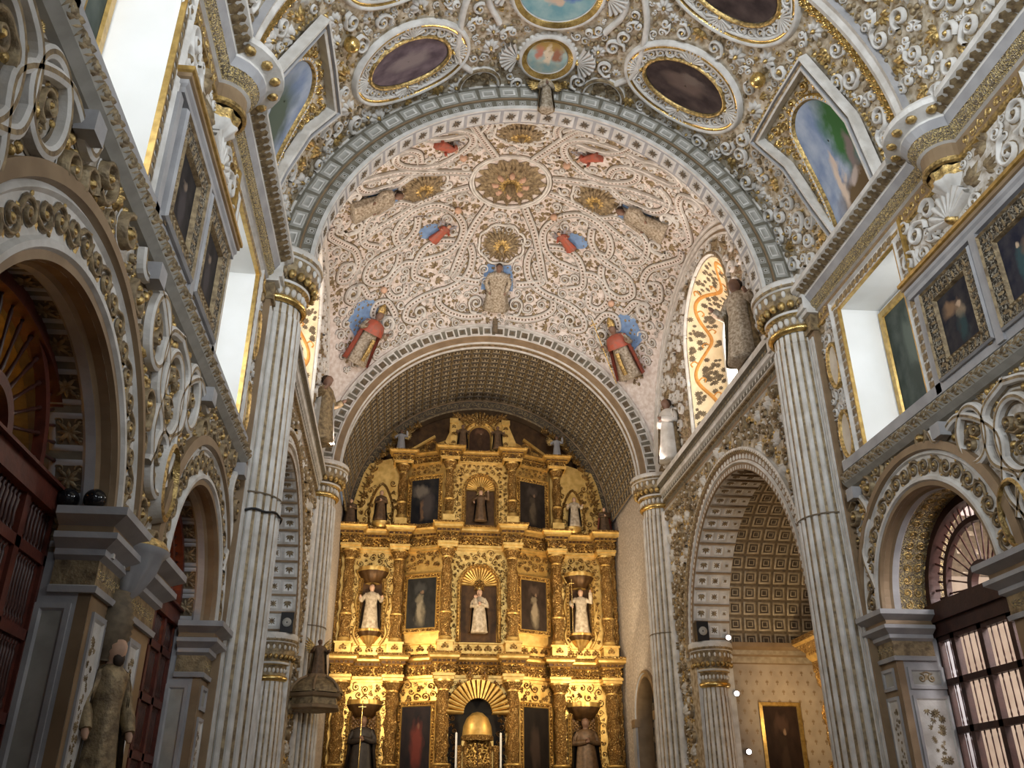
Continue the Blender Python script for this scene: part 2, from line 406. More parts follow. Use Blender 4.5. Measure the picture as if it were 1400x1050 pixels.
def _mk():
    s = Stamp(); p = spiral_path(.82, 1.5)
    tail = spline([(.55, -1.0), (.95, -.55), (.82, 0)], 5)[:-1]
    s.put(flat_ribbon, np.vstack([tail, p]), np.linspace(.30, .16, len(p) + len(tail)), .30)
    s.put(flat_strip, np.vstack([tail, p]), np.linspace(.30, .16, len(p) + len(tail)) + .16, .03, mat=2)  # dark outline under the ribbon, partly crevice shade put in as paint
    s.put(dome_bud, (0, 0), .24, .36, mat=1)
    s.put(leaf_v, (.85, -.4), .5, .5, .26, .2, mat=1).put(leaf_v, (.1, .8), 1.6, .45, .26, .2, mat=1)
    ST['scroll'] = s.done()
    s = Stamp(); p = spiral_path(.85, 1.15, n=16, inner=.25)
    s.put(flat_ribbon, p, np.linspace(.34, .2, len(p)), .3); s.put(flat_strip, p, np.linspace(.52, .36, len(p)), .03, mat=2); s.put(dome_bud, (0, 0), .3, .4, mat=1); ST['curl'] = s.done()
    s = Stamp()
    a = spiral_path(.45, 1.3, PI / 2, -1, 14) + np.array([-.55, .0]); b = a * [-1, 1]
    mid = spline([(-.55, .45), (0, .62), (.55, .45)], 5)
    pth = np.vstack([a[::-1], mid[1:-1], b]); s.put(flat_ribbon, pth, .2, .28); s.put(flat_strip, pth, .36, .03, mat=2)
    for c in (-.55, .55): s.put(dome_bud, (c, 0), .16, .32, mat=1)
    s.put(leaf_v, (0, .55), -PI / 2, .9, .5, .22, mat=1); s.put(leaf_v, (0, .62), PI / 2, .4, .4, .2, mat=1); ST['cscroll'] = s.done()
    s = Stamp()
    for a in np.linspace(-1.1, 1.1, 5): s.put(leaf_v, (0, -.5), PI / 2 + a, 1.5 - .5 * abs(a), .42, .32)
    ST['acanthus'] = s.done()
    s = Stamp()
    for a in np.linspace(0, 2 * PI, 8, endpoint=False): s.put(leaf_v, (0, 0), a, 1.0, .5, .3)
    s.put(dome_bud, (0, 0), .26, .45, mat=1); ST['flower'] = s.done()
    s = Stamp()
    for a in np.linspace(-1.25, 1.25, 9): s.put(flat_ribbon, [(0, -.6), (.8 * math.sin(a), -.6 + .8 * math.cos(a)), (1.45 * math.sin(a), -.6 + 1.45 * math.cos(a))], np.array([.06, .22, .38]), .3)
    s.put(dome_bud, (0, -.6), .25, .4, mat=1); ST['shell'] = s.done()
    s = Stamp()
    for a in np.linspace(0, 2 * PI, 8, endpoint=False): s.put(leaf_v, (0, 0), a, 1.0 if int(round(a / (PI / 4))) % 2 else .8, .3, .2)
    ST['star'] = s.done()
    s = Stamp(); s.put(dome_bud, (0, 0), 1, .7); ST['bud'] = s.done()
    s = Stamp(); s.put(leaf_v, (0, 0), 0, 1, .5, .25); ST['leaf'] = s.done()
    s = Stamp()   # lobed tongue for cornices
    V = [(-.42, 0, 0), (.42, 0, 0), (.5, .45, .12), (.3, .62, .14), (.4, .9, .1), (0, 1.1, .12), (-.4, .9, .1), (-.3, .62, .14), (-.5, .45, .12), (0, .5, .3)]
    s.V.append(np.array(V, float)); s.F.append((np.array([(i, (i + 1) % 9, 9, 9) for i in range(9)]), 0)); s.n = 10; ST['tongue'] = s.done()
    s = Stamp()   # square panel, raised border
    V = []; F = []
    for k, (q, z) in enumerate(((1, 0), (.96, .14), (.72, .14), (.68, .02))):
        V += [(-q, -q, z), (q, -q, z), (q, q, z), (-q, q, z)]
    for k in range(3):
        for j in range(4): F.append((k * 4 + j, k * 4 + (j + 1) % 4, k * 4 + 4 + (j + 1) % 4, k * 4 + 4 + j))
    F2 = [(12, 13, 14, 15)]
    s.V.append(np.array(V, float)); s.F.append((np.array(F), 0)); s.F.append((np.array(F2), 1)); s.n = 16; ST['panel'] = s.done()
_mk()

def stamp(mb, S, name, C, size, ang, mats=(0, 1), flip=None, hs=1.0, asp=1.0, h0=0.0):
    """press many copies of a stamp onto a surface"""
    T = ST[name]; C = np.asarray(C, float).reshape(-1, 2); N = len(C)
    if not N: return
    size = np.broadcast_to(np.asarray(size, float), (N,)); ang = np.broadcast_to(np.asarray(ang, float), (N,))
    fl = np.ones(N) if flip is None else np.asarray(flip, float)
    x = T.V[None, :, 0] * size[:, None] * asp; y = T.V[None, :, 1] * size[:, None] * fl[:, None]; h = T.V[None, :, 2] * size[:, None] * hs + h0
    ca, sa = np.cos(ang)[:, None], np.sin(ang)[:, None]
    P = S(C[:, :1] + x * ca - y * sa, C[:, 1:] + x * sa + y * ca, np.broadcast_to(h, x.shape))
    base = mb.n; mb.v.append(P.reshape(-1, 3)); k = T.V.shape[0]; mb.n += N * k
    off = (np.arange(N) * k)[:, None, None] + base
    for F, m in T.F:
        if m == 2 and len(mats) < 3: continue
        G = (F[None] + off).reshape(-1, 4)
        tri = G[:, 2] == G[:, 3]
        if tri.any(): mb.f.append((G[tri][:, :3], mats[m], True))
        if (~tri).any(): mb.f.append((G[~tri], mats[m], True))

def scatter(inside, box, rmin, rmax, taken=(), tries=6000, gap=.92, seed=1):
    """dart throwing: centres and radii that keep clear of each other and of taken (u,v,r)"""
    r_ = random.Random(seed); cell = rmax * 2; G = {}
    out = []
    def near(u, v):
        i, j = int(u // cell), int(v // cell)
        for a in (-1, 0, 1):
            for b in (-1, 0, 1): yield from G.get((i + a, j + b), ())
    for (u, v, r) in taken:
        n = max(1, int(r / cell) + 1)
        G.setdefault((int(u // cell), int(v // cell)), []).append((u, v, r))
    rr = rmax
    for k in range(tries):
        rr = rmax - (rmax - rmin) * min(1, (k / tries) * 1.25)
        u = r_.uniform(box[0], box[1]); v = r_.uniform(box[2], box[3])
        if not inside(u, v): continue
        if all((u - a) ** 2 + (v - b) ** 2 > ((rr + c) * gap) ** 2 for a, b, c in near(u, v)):
            G.setdefault((int(u // cell), int(v // cell)), []).append((u, v, rr)); out.append((u, v, rr))
    return np.array(out) if out else np.zeros((0, 3))

def foliage(mb, S, P, seed=3, mats=(0, 1), kinds=('scroll', 'curl', 'cscroll', 'acanthus', 'scroll'), hs=1.0):
    if not len(P): return
    r_ = np.random.RandomState(seed); k = r_.randint(0, len(kinds), len(P))
    ang = r_.uniform(0, 2 * PI, len(P)); fl = r_.choice([-1, 1], len(P))
    for i, nm in enumerate(kinds):
        m = k == i
        stamp(mb, S, nm, P[m, :2], P[m, 2], ang[m], mats if nm != 'acanthus' else (mats[1], mats[1]), fl[m], hs)
def taken_path(path, r, step=None, closed=False):
    q, _ = along(path, step or r, closed); return [(a, b, r) for a, b in q]

def sweep_h(mb, path, prof, mats=0, side=1, closed=False, smooth=False):
    """horizontal moulding: prof [(out, z)] along an XY path; out goes to the left of the path (side=1)"""
    p = np.asarray(path, float); n = normals2d(p, closed) * side
    P = np.stack([np.c_[p + n * d, np.full(len(p), z)] for d, z in prof], 1)
    mb.grid(P, mats, cu=closed, smooth=smooth)
def inpoly(poly):
    P = np.asarray(poly, float)
    def f(u, v):
        c = False; j = len(P) - 1
        for i in range(len(P)):
            if (P[i, 1] > v) != (P[j, 1] > v) and u < (P[j, 0] - P[i, 0]) * (v - P[i, 1]) / (P[j, 1] - P[i, 1]) + P[i, 0]: c = not c
            j = i
        return c
    return f
def patch(mb, S, poly, h=.02, mat=0, rings=6, k=1):
    """star-shaped patch that follows the surface"""
    p = np.asarray(poly, float); c = p.mean(0)
    P = np.stack([S(*(c + (p - c) * t).T, np.full(len(p), h)) for t in np.linspace(1, .02, rings)], 1)
    mb.grid(P, mat, cu=True)
# ================================================================== NAVE
ZI = {1: 4.88, -1: 4.45}          # impost heights of the side arches
XS = {1: 6.45, -1: 6.15}          # planes of the wooden screens
# side arches: centre y, springing z, outer and inner radius
ARCH = {1: [(12.87, 4.88, 2.28, 1.6), (7.45, 4.88, 2.28, 1.6), (2.03, 4.88, 2.28, 1.6)], -1: [(12.87, 4.45, 2.28, 1.6), (7.2, 4.05, 2.60, 1.85), (1.6, 4.05, 2.6, 1.85)]}
NICHE = [(11.9, 14.05), (5.75, 7.9)]
NZ0, NZ1 = 7.78, 10.66
SIDE = {1: 'right', -1: 'left'}

def build_floor():
    m = MB(); m.box(-13, 13, -6, 34, -.2, 0); m.build('floor', 'floor', kind='structure')
build_floor()

def arch_hole(cy, R, cz, zb=0.0, n=28):
    a = arc(cy, cz, R, 0, PI, n); return [(cy + R, zb)] + [tuple(q) for q in a] + [(cy - R, zb)]

def nave_wall(s):
    S = S_side(s); zi = ZI[s]; nm = SIDE[s]; AR = ARCH[s]
    w = MB()
    holes = [arch_hole(c, ri, za, .02) for c, za, ro, ri in AR] + [[(a, NZ0), (b, NZ0), (b, NZ1), (a, NZ1)] for a, b in NICHE]
    w.sheet([(-5, 0), (16.6, 0), (16.6, 12.05), (-5, 12.05)], holes, S, 0)
    # niche reveals: far jamb, near jamb, sill, soffit, back
    D = .77
    for a, b in NICHE:
        P = lambda u, v, h: S(np.array([u]), np.array([v]), np.array([h]))[0]
        w.poly([P(b, NZ0, 0), P(b, NZ1, 0), P(b - .03, NZ1, -D), P(b - .03, NZ0 + .35, -D)], 1)
        w.poly([P(a, NZ0, 0), P(a, NZ1, 0), P(a, NZ1, -D), P(a, NZ0 + .35, -D)], 1)
        w.poly([P(a, NZ0, 0), P(b, NZ0, 0), P(b - .03, NZ0 + .35, -D), P(a, NZ0 + .35, -D)], 1)
        w.poly([P(a, NZ1, 0), P(b, NZ1, 0), P(b - .03, NZ1, -D), P(a, NZ1, -D)], 1)
        w.poly([P(a, NZ0, -D - .01), P(b, NZ0, -D - .01), P(b, NZ1 + .1, -D - .01), P(a, NZ1 + .1, -D - .01)], 1)
    # arch reveals and jambs
    dep = XS[s] + .25 - NW
    for c, za, ro, ri in AR[:2]:
        A = np.linspace(0, PI, 40); us = np.array([0, .10, .14, .24, .28, dep])
        So = S_soffit(c, za, ri, s)
        G = So(us[None, :] + 0 * A[:, None], (A * ri)[:, None] + 0 * us[None], np.array([0, 0, .03, .03, 0, 0])[None] + 0 * A[:, None])
        w.grid(G, [2, 2, 3, 3, 4] if s > 0 else [2, 2, 3, 3, 5], smooth=False)
        for y, e in ((c - ri, 1), (c + ri, -1)):
            for (u0, u1, mt) in ((0, .12, 2), (.12, dep, 3)):
                q = [(s * (NW + u0), y, 0), (s * (NW + u1), y, 0), (s * (NW + u1), y, za), (s * (NW + u0), y, za)]
                w.poly(q, mt)
    wall = w.build('wall_' + nm, ['ground', 'plaster', 'brown', 'grey', 'filigree', 'olive'], kind='structure')

    # ---- archivolts
    m = MB()
    for c, za, ro, ri in AR[:2]:
        p = arc(c, za, ro, 0, PI, 60); k_ = (ro - ri) / .68
        prof = [(-.03, 0), (-.03, .10), (.10, .12), (.12, .05), (.17, .09), (.20, .05), (.50, .05), (.53, .10), (.58, .10), (.60, .06), (.67, .06), (.68, .0)]; prof = [(d * k_, h) for d, h in prof]
        mould(m, S, p, prof, [1, 1, 1, 0, 0, 0, 0, 0, 0, 1, 1])
        q, a = along(arc(c, za, ro - .35 * k_, .04, PI - .04, 60), .30)
        fl = np.where(np.arange(len(q)) % 2, 1, -1)
        stamp(m, S, 'scroll', q, .165, a + .6 * fl, (2, 3, 5), fl, .6, h0=.055)
        q, a = along(arc(c, za, ro - .35 * k_, .04, PI - .04, 60), .30, phase=0)
        stamp(m, S, 'leaf', q, .14, a + PI / 2, (3, 3), hs=.5, h0=.05)
        # soffit decoration
        So = S_soffit(c, za, ri, s)
        if s < 0:
            mid = .40
            q = np.array([(mid, t) for t in np.linspace(.25, PI * ri - .25, 12)])
            stamp(m, So, 'panel', q, .2, 0, (4, 5), hs=.3, h0=.0); stamp(m, So, 'star', q, .15, 0, (2, 2), hs=.4, h0=.02); stamp(m, So, 'curl', np.vstack([q + [.1, .1], q + [-.1, .1], q + [.1, -.1], q + [-.1, -.1]]), .06, 0, (2, 2), hs=.4)
        else:
            q = np.array([(u, t) for u in (.42, .62, .82) for t in np.arange(.12, PI * ri - .1, .21)])
            r_ = np.random.RandomState(5); stamp(m, So, 'curl', q, .095, r_.uniform(0, 6, len(q)), (3, 3), r_.choice([-1, 1], len(q)), .6)
    m.build('archivolt', ['white', 'brown', 'antique', 'gilt', 'grey', 'umber'], wall)

    # ---- imposts, pier panels
    m = MB()
    iprof = [(0, zi - .80), (.05, zi - .80), (.06, zi - .74), (.02, zi - .72), (.02, zi - .48), (.08, zi - .44), (.08, zi - .38), (.20, zi - .30), (.20, zi - .24), (.13, zi - .22), (.13, zi - .16), (.27, zi - .08), (.27, zi), (0, zi)]
    imats = [0, 0, 0, 2, 0, 0, 0, 0, 1, 1, 0, 0, 1]
    xin = XS[s] - .15
    def pier(y0, y1, both=True):
        path = [(s * xin, y0), (s * NW, y0), (s * NW, y1)] + ([(s * xin, y1)] if both else [])
        sweep_h(m, path, iprof, imats, side=s)
    e0, e1 = AR[1][0] + AR[1][3], AR[0][0] - AR[0][3]; f0 = AR[0][0] + AR[0][3]; g0, g1 = AR[2][0] + AR[2][3], AR[1][0] - AR[1][3]
    pier(e0, e1); pier(f0, 15.1, False)
    if s > 0: pier(g0, g1)
    garl = []
    def panel(y0, y1, z0, z1, Sx, g=True):
        mould(m, Sx, rect(y0, y1, z0, z1), [(0, 0), (0, .03), (.05, .03), (.08, .0)], [0, 0, 3 if g else 0], closed=True)
        m.grid(np.stack([np.stack([Sx(y0 + .05, z0 + .05, .006), Sx(y0 + .05, z1 - .05, .006)]), np.stack([Sx(y1 - .05, z0 + .05, .006), Sx(y1 - .05, z1 - .05, .006)])]), 3 if g else 5, smooth=False)
        if g:
            c = (y0 + y1) / 2; z = z1 - .25; k = 0
            while z > z0 + .2:
                wd = (y1 - y0) * .22 * (1 - .55 * ((k % 7) / 7))
                garl.append((Sx, c, z, wd)); z -= .11; k += 1
    for (a, b) in ((e0, e1), (g0, g1)):
        w3 = (b - a)
        m.grid(np.stack([np.stack([S(a, 0.05, .004), S(a, zi - .8, .004)]), np.stack([S(b, .05, .004), S(b, zi - .8, .004)])]), 1, smooth=False)
        panel(a + .12, a + .54, .6, zi - .95, S); panel(b - .78, b - .34, .6, zi - .95, S)
    a = f0
    m.grid(np.stack([np.stack([S(a, 0.05, .004), S(a, zi - .8, .004)]), np.stack([S(15.1, .05, .004), S(15.1, zi - .8, .004)])]), 1, smooth=False)
    panel(a + .12, a + .52, .6, zi - 1.35, S); panel(a + .12, a + .52, zi - 1.25, zi - .9, S, False)
    # far jamb faces (they look back towards the door of the church)
    for c, za, ro, ri in AR[:2]:
        Y = c + ri
        Sj = lambda u, v, h, Y=Y: stk(s * np.asarray(u, float), Y - np.asarray(h), np.asarray(v, float))
        x0, x1 = NW + .16, XS[s] - .06
        panel(x0, x1, .5, zi - (1.35 if s > 0 else .9), Sj, s > 0)
        if s > 0:
            panel(x0, x1, zi - 1.25, zi - .9, Sj, False)
            stamp(m, Sj, 'cscroll', [((x0 + x1) / 2, zi - 1.08)], .16, 0, (2, 2), hs=.5)
    r_ = np.random.RandomState(2)
    for (Sx, c, z, wd) in garl:
        for k in range(3):
            stamp(m, Sx, 'flower' if k < 2 else 'acanthus', [(c + r_.uniform(-1, 1) * wd, z + r_.uniform(-.04, .04))], max(.04, wd * .6), r_.uniform(0, 6), (2, 2), hs=1.0)
    # impost frieze tracery on the pier faces
    for (a, b) in ((e0, e1), (f0, 15.1)):
        q = np.array([(y, zi - .60) for y in np.arange(a + .07, b, .12)])
        stamp(m, S, 'star', q, .085, 0, (4, 4), hs=.4, h0=.02)
    m.build('pier_panelling', ['grey', 'brown', 'antique', 'white', 'filigree', 'mid'], wall)

    # ---- stucco between the arches and the string course
    m = MB()
    def ok(y, z):
        if z < zi + .12 or z > 7.22: return False
        return all(math.hypot(y - c, z - za) > ro + .07 for c, za, ro, ri in AR)
    T = []; straps = []
    for c in (10.16, 4.74):
        for k, (cy, cz, r) in enumerate(((c - .0, 6.35, .42), (c - .9, 6.72, .34), (c + .9, 6.72, .34), (c, 5.45, .30))):
            o = oval(cy, cz, r, r * 1.25); straps.append((o, True)); T += taken_path(o, .1, .16, True)
        for e in (-1, 1):
            o = spline([(c + e * .1, 5.1), (c + e * .5, 5.7), (c + e * .35, 6.5), (c + e * 1.1, 7.1), (c + e * 1.75, 6.95), (c + e * 1.9, 7.18)], 8)
            straps.append((o, False)); T += taken_path(o, .08, .14)
            o = spline([(c - e * .05, 7.15), (c + e * .55, 6.9), (c + e * .62, 6.2), (c + e * .18, 5.8), (c + e * .4, 5.3)], 8)
            straps.append((o, False)); T += taken_path(o, .08, .14)
    o = spline([(14.55, 5.3), (14.75, 6.0), (14.35, 6.6), (14.7, 7.15)], 8); straps.append((o, False)); T += taken_path(o, .07, .12)
    for o, cl in straps:
        mould(m, S, o, [(-.10, .012), (-.065, .02), (-.055, .09), (-.02, .11), (.02, .11), (.055, .09), (.065, .02), (.10, .012)], [3, 0, 0, 1, 0, 0, 3], closed=cl, smooth=False)
    P = scatter(ok, (1.5, 14.95, zi, 7.25), .085, .26, T, 9000, .86, seed=5 + s)
    foliage(m, S, P, 4, (1, 2, 0), hs=1.35)
    P2 = scatter(ok, (1.5, 14.95, zi, 7.25), .035, .075, T + [tuple(p) for p in P], 9000, .8, seed=7)
    stamp(m, S, 'bud', P2[:, :2], P2[:, 2], 0, (2, 2), hs=1.1); 
    m.build('spandrel_scrollwork', ['white', 'antique', 'gilt', 'umber'], wall)['kind'] = 'stuff'
    # square blocks and cartouches
    m = MB()
    for c in (10.16, 4.74, 14.62):
        for e in ((-1, 1) if c < 14 else (0,)):
            S3 = S(c + e * 1.55, 7.05, .12)
            m.obox(S3, (.09, 0, 0), (0, .12, 0), (0, 0, .11), 0)
    m.build('bracket_block', ['grey'], wall)
    m = MB()
    o = oval(10.55, 5.35, .26, .42)
    mould(m, S, o, [(-.10, 0), (-.07, .14), (-.02, .16), (.0, .08)], [0, 1, 1], closed=True); patch(m, S, o, .06, 2)
    foliage(m, S, scatter(inpoly(oval(10.55, 5.35, .2, .34)), (10.3, 10.8, 5, 5.7), .06, .12, (), 400), 3, (3, 1))
    m.build('cartouche', ['white', 'gilt', 'umber', 'antique'], wall)

    # ---- string course under the windows
    m = MB(); p = [(y, 7.42) for y in np.linspace(-4, 14.85, 60)]
    mould(m, S, p, [(-.2, 0), (-.18, .08), (-.10, .17), (0, .21), (.10, .17), (.15, .06), (.16, .12), (.34, .12), (.36, 0)], [1, 1, 1, 1, 1, 0, 0, 0], smooth=False)
    q, a = along(p, .15); e = np.where(np.arange(len(q)) % 2, 1, -1)
    stamp(m, lambda u, v, h: S(u, v, np.asarray(h) + .17), 'acanthus', q, .13, PI / 2 + e * .8, (3, 3), hs=1.5)
    m.build('string_course', ['grey', 'mid', 'white', 'antique'], wall)

    # ---- window zone: frames with leaf border
    m = MB()
    for a, b in NICHE:
        ro = rect(a, b, NZ0, NZ1)
        mould(m, S, ro, [(-.34, 0), (-.34, .07), (-.30, .09), (-.26, .04), (-.04, .04), (-.03, .07), (0, .07), (0, 0)], [1, 1, 0, 0, 0, 1, 1], closed=True)
        for e in ((b + .15, NZ0, b + .15, NZ1 + .1), (a, NZ1 + .15, b + .1, NZ1 + .15), (a - .15, NZ0, a - .15, NZ1)):
            q, an = along([(e[0], e[1]), (e[2], e[3])], .17)
            stamp(m, S, 'tongue', q + ([0.08, 0] if e[0] == e[2] else [0, .09]), .155, PI / 2 if e[0] == e[2] else PI, (3, 3), hs=.5, h0=.04)
    m.build('window_surround', ['white', 'fgold', 'brown', 'antique'], wall)
    # made-up glowing window added in the near jamb to light each recess, and the dark painted panel at the back
    for k, (a, b) in enumerate(NICHE):
        f = MB(); x0, x1 = NW + .12, NW + .7; z0, z1 = NZ0 + .42, NZ1 - .1
        Sj = lambda u, v, h: stk(s * np.asarray(u, float), a + .02 + np.asarray(h), np.asarray(v, float))
        mould(f, Sj, rect(x0, x1, z0, z1), [(0, 0), (0, .05), (.05, .05), (.05, 0)], 0, closed=True)
        wn = f.build('window_%d' % (k + 1 + (0 if s > 0 else 2)), ['white'], kind='structure')
        g = MB(); g.poly([tuple(Sj(u, v, .01)) for u, v in ((x0, z0), (x1, z0), (x1, z1), (x0, z1))]); g.build('pane', ['window'], wn)
    # stucco above the windows / strips
    m = MB(); T = []
    for z in (9.72, 8.25):
        o = oval(14.62, z, .20, .44); mould(m, S, o, [(-.07, 0), (-.06, .07), (-.02, .09), (.02, .03)], [2, 2, 2], closed=True, smooth=True); patch(m, S, o, .03, 3)
        T += [(14.62, z + d, .26) for d in (-.25, 0, .25)]
    P = scatter(lambda u, v: 14.36 < u < 14.95 and 7.7 < v < 10.7, (14.3, 15, 7.6, 10.8), .05, .17, T, 1500, .85, 3)
    foliage(m, S, P, 6, (0, 1, 1))
    P = scatter(lambda u, v: u < 11.6 and v < 10.72 and v > 9.95, (8.1, 11.6, 9.9, 10.8), .07, .26, [(10.3, 10.35, .42)], 1200, .85, 8)
    foliage(m, S, P, 9, (0, 1, 1)); stamp(m, S, 'shell', [(10.3, 10.22)], .36, 0, (0, 2), hs=1.2)
    m.build('upper_stucco', ['white', 'antique', 'gilt', 'vein'], wall)

    # ---- nave cornice with round ressauts
    m = MB()
    def bulge(y): return [(NW - .34 * math.sin(t), y - .34 * math.cos(t)) for t in np.linspace(0, PI, 13)]
    pth = [(NW, -5)]
    for y in (4.74, 10.16): pth += bulge(y)
    pth += [(NW, 15.0)]
    pth = [(s * x, y) for x, y in pth]
    prof = [(.0, 10.76), (.05, 10.78), (.05, 10.85), (.02, 10.86), (.02, 11.12), (.07, 11.14), (.07, 11.20), (.10, 11.21), (.15, 11.27), (.15, 11.33), (.17, 11.34), (.25, 11.47), (.25, 11.51), (.27, 11.52), (.49, 11.60), (.49, 11.70), (.42, 11.80), (.0, 11.85)]
    sweep_h(m, pth, prof, [3, 3, 0, 4, 1, 0, 0, 0, 0, 0, 2, 1, 1, 1, 1, 1, 0], side=s)
    # leaves on the soffit of the corona, tracery on the frieze
    def S_cor(u, v, h): return stk(s * (NW - np.asarray(v, float)), np.asarray(u, float), 11.52 + (np.asarray(v, float) - .28) * .4375 - np.asarray(h))
    ys = np.arange(-2, 14.9, .175); ys = ys[(np.abs(ys - 10.16) > .36) & (np.abs(ys - 4.74) > .36)]
    stamp(m, S_cor, 'tongue', np.c_[ys, np.full(len(ys), .265)], .185, 0, (5, 5), hs=.45)
    ys = np.arange(-2, 14.9, .2); e = np.where(np.arange(len(ys)) % 2, 1, -1)
    ys2 = ys[(np.abs(ys - 10.16) > .4) & (np.abs(ys - 4.74) > .4)]
    stamp(m, S, 'curl', np.c_[ys2, np.full(len(ys2), 10.99)], .1, ys2 * 9, (6, 6), np.where(np.arange(len(ys2)) % 2, 1, -1), .5, h0=.02)
    for y in (10.16, 4.74):
        for ph in np.linspace(.2, PI - .2, 7):
            c = (s * (NW - .70 * math.sin(ph)), y - .70 * math.cos(ph)); m.sphere((c[0], c[1], 11.57), .095, 9, 6, 6, (1, 1, .7))
    m.build('trim_%s_cornice' % nm, ['filigree', 'white', 'grey', 'gilt', 'brown', 'antique', 'gilt'], kind='structure')
    # leaf brackets under the ressauts
    for y in (10.16,):
        m = MB()
        m.lathe([(.30, 10.76), (.27, 10.66), (.28, 10.6), (.2, 10.5), (.1, 10.38), (.02, 10.34)], (s * NW, y, 0), 16, [1, 1, 0, 0, 0], PI / 2 if s > 0 else -PI / 2, PI * 1.5 if s > 0 else PI / 2, rf=lambda A, z: 1 + .1 * np.cos(8 * A))
        m.build('cornice_corbel', ['white', 'gilt'], wall)
    # fluted pilaster strip
    m = MB(); m.box(s * 5.46, s * 5.7, 14.98, 16.9, 0, 10.72, 1)
    for y in np.arange(15.04, 15.3, .085): m.box(s * 5.43, s * 5.5, y, y + .05, .8, 10.6, 0)
    m.box(s * 5.40, s * 5.7, 14.96, 16.9, 10.72, 10.80, 2); m.box(s * 5.42, s * 5.7, 14.97, 16.9, 10.8, 11.1, 2); m.box(s * 5.34, s * 5.7, 14.9, 16.9, 11.1, 11.2, 0)
    m.box(s * 5.28, s * 5.7, 14.9, 16.9, 11.2, 11.55, 0); m.box(s * 5.22, s * 5.7, 14.86, 16.9, 11.55, 12.0, 0)
    for y in np.arange(14.95, 15.4, .13):
        m.sphere((s * 5.26, y, 11.40), .05, 8, 6, 2, (1, 1, 1.6)); m.sphere((s * 5.21, y, 11.72), .05, 8, 6, 2)
    m.build('trim_%s_pilaster' % nm, ['white', 'brown', 'antique'], kind='structure')
    return wall
WALLS = {s: nave_wall(s) for s in (1, -1)}

# ------------------------------------------------------------------ paintings in carved frames between the windows
def picture_bay(s, y0, y1, cans, names):
    S0 = S_side(s); pr = .06
    S = lambda u, v, h: S0(u, v, np.asarray(h) + pr)
    b = MB()
    xs = sorted((s * (NW - pr), s * NW))
    b.box(xs[0], xs[1], y0, y1, 7.6, 9.4, 0)
    for yy in (y0 - .16, y1 + .02):
        xs2 = sorted((s * (NW - .12), s * NW)); b.box(xs2[0], xs2[1], yy, yy + .14, 7.6, 9.36, 0)
    xs2 = sorted((s * (NW - .16), s * NW)); b.box(xs2[0], xs2[1], (y0 + y1) / 2 - .08, (y0 + y1) / 2 + .08, 7.6, 9.4, 0)
    prof = [(0, 9.36), (.15, 9.38), (.15, 9.46), (.18, 9.50), (.18, 9.56), (.21, 9.58), (.21, 9.64), (.24, 9.66), (.24, 9.72), (0, 9.8)]
    sweep_h(b, [(s * 5.7, y0 + .02), (s * NW, y0 + .02), (s * NW, y1 + .12), (s * 5.7, y1 + .12)], prof, [0, 0, 0, 0, 1, 1, 2, 2, 2], side=s)
    b.build('picture_backing', ['grey', 'brown', 'fgold'], WALLS[s])
    for (a, c, mat), lab in zip(cans, names):
        t = thing('framed_painting', lab, 'painting', tuple(S0((a + c) / 2, 7.64, 0.0)), group='paintings between the nave windows')
        f = MB(); r = rect(a, c, 7.72, 9.3)
        mould(f, S, r, [(0, 0), (0, .10), (.03, .13), (.06, .10), (.24, .06), (.27, .09), (.30, .03)], [1, 1, 2, 0, 2, 2], closed=True)
        q, an = along(np.vstack([r, r[:1]]), .15)
        stamp(f, lambda u, v, h: S(u, v, np.asarray(h) + .07), 'leaf', q + np.stack([-np.sin(an), np.cos(an)], 1) * .06, .17, an + PI / 2, (2, 2), hs=.7)
        q, an = along(np.vstack([r, r[:1]]), .1); stamp(f, lambda u, v, h: S(u, v, np.asarray(h) + .06), 'bud', q + np.stack([-np.sin(an), np.cos(an)], 1) * .255, .035, 0, (2, 2))
        f.build('frame', ['frame', 'grey', 'antique'], t)
        k = MB(); k.poly([tuple(S(u, v, .03)) for u, v in ((a + .29, 8.01), (c - .29, 8.01), (c - .29, 9.01), (a + .29, 9.01))]); k.build('canvas', [mat], t)
def oil(n, c1, c2, figs, au=1, av=2, flip=False): return canvas_mat(n, c1, c2, figs, au, av, flip=flip)
fl1 = [(.4, .55, .13, .16, (.25, .19, .13)), (.65, .7, .25, .16, (.24, .15, .09)), (.42, .3, .16, .25, (.03, .06, .065)), (.42, .66, .05, .05, (.5, .36, .25))]
fl2 = [(.55, .4, .16, .35, (.04, .08, .09)), (.53, .72, .06, .07, (.52, .40, .28)), (.3, .6, .2, .16, (.17, .12, .085))]
pmA = oil('oil_saint_with_book', (.014, .016, .026), (.05, .045, .045), fl1); pmB = oil('oil_standing_saint', (.014, .016, .032), (.05, .048, .055), fl2)
pmC = oil('oil_dark_figure', (.010, .011, .014), (.03, .028, .03), [(.5, .35, .2, .3, (.055, .05, .055)), (.5, .68, .08, .09, (.22, .17, .13))])
picture_bay(1, 8.35, 11.42, [(9.98, 11.38, pmA), (8.4, 9.8, pmB)], ['carved dark frame next to the bright right window, oil of two brownish figures', 'carved dark frame at the right edge holding an oil of a pale standing figure'])
picture_bay(-1, 8.35, 11.42, [(9.98, 11.38, pmC), (8.4, 9.8, pmC)], ['carved silvery frame on the left wall nearest the fluted column, very dark canvas', 'carved silvery frame on the left wall beside the large near white window recess, dark canvas'])
picture_bay(-1, 2.9, 5.4, [(4.2, 5.36, pmC)], ['carved frame cut by the top left corner of the view, above the scrollwork'])

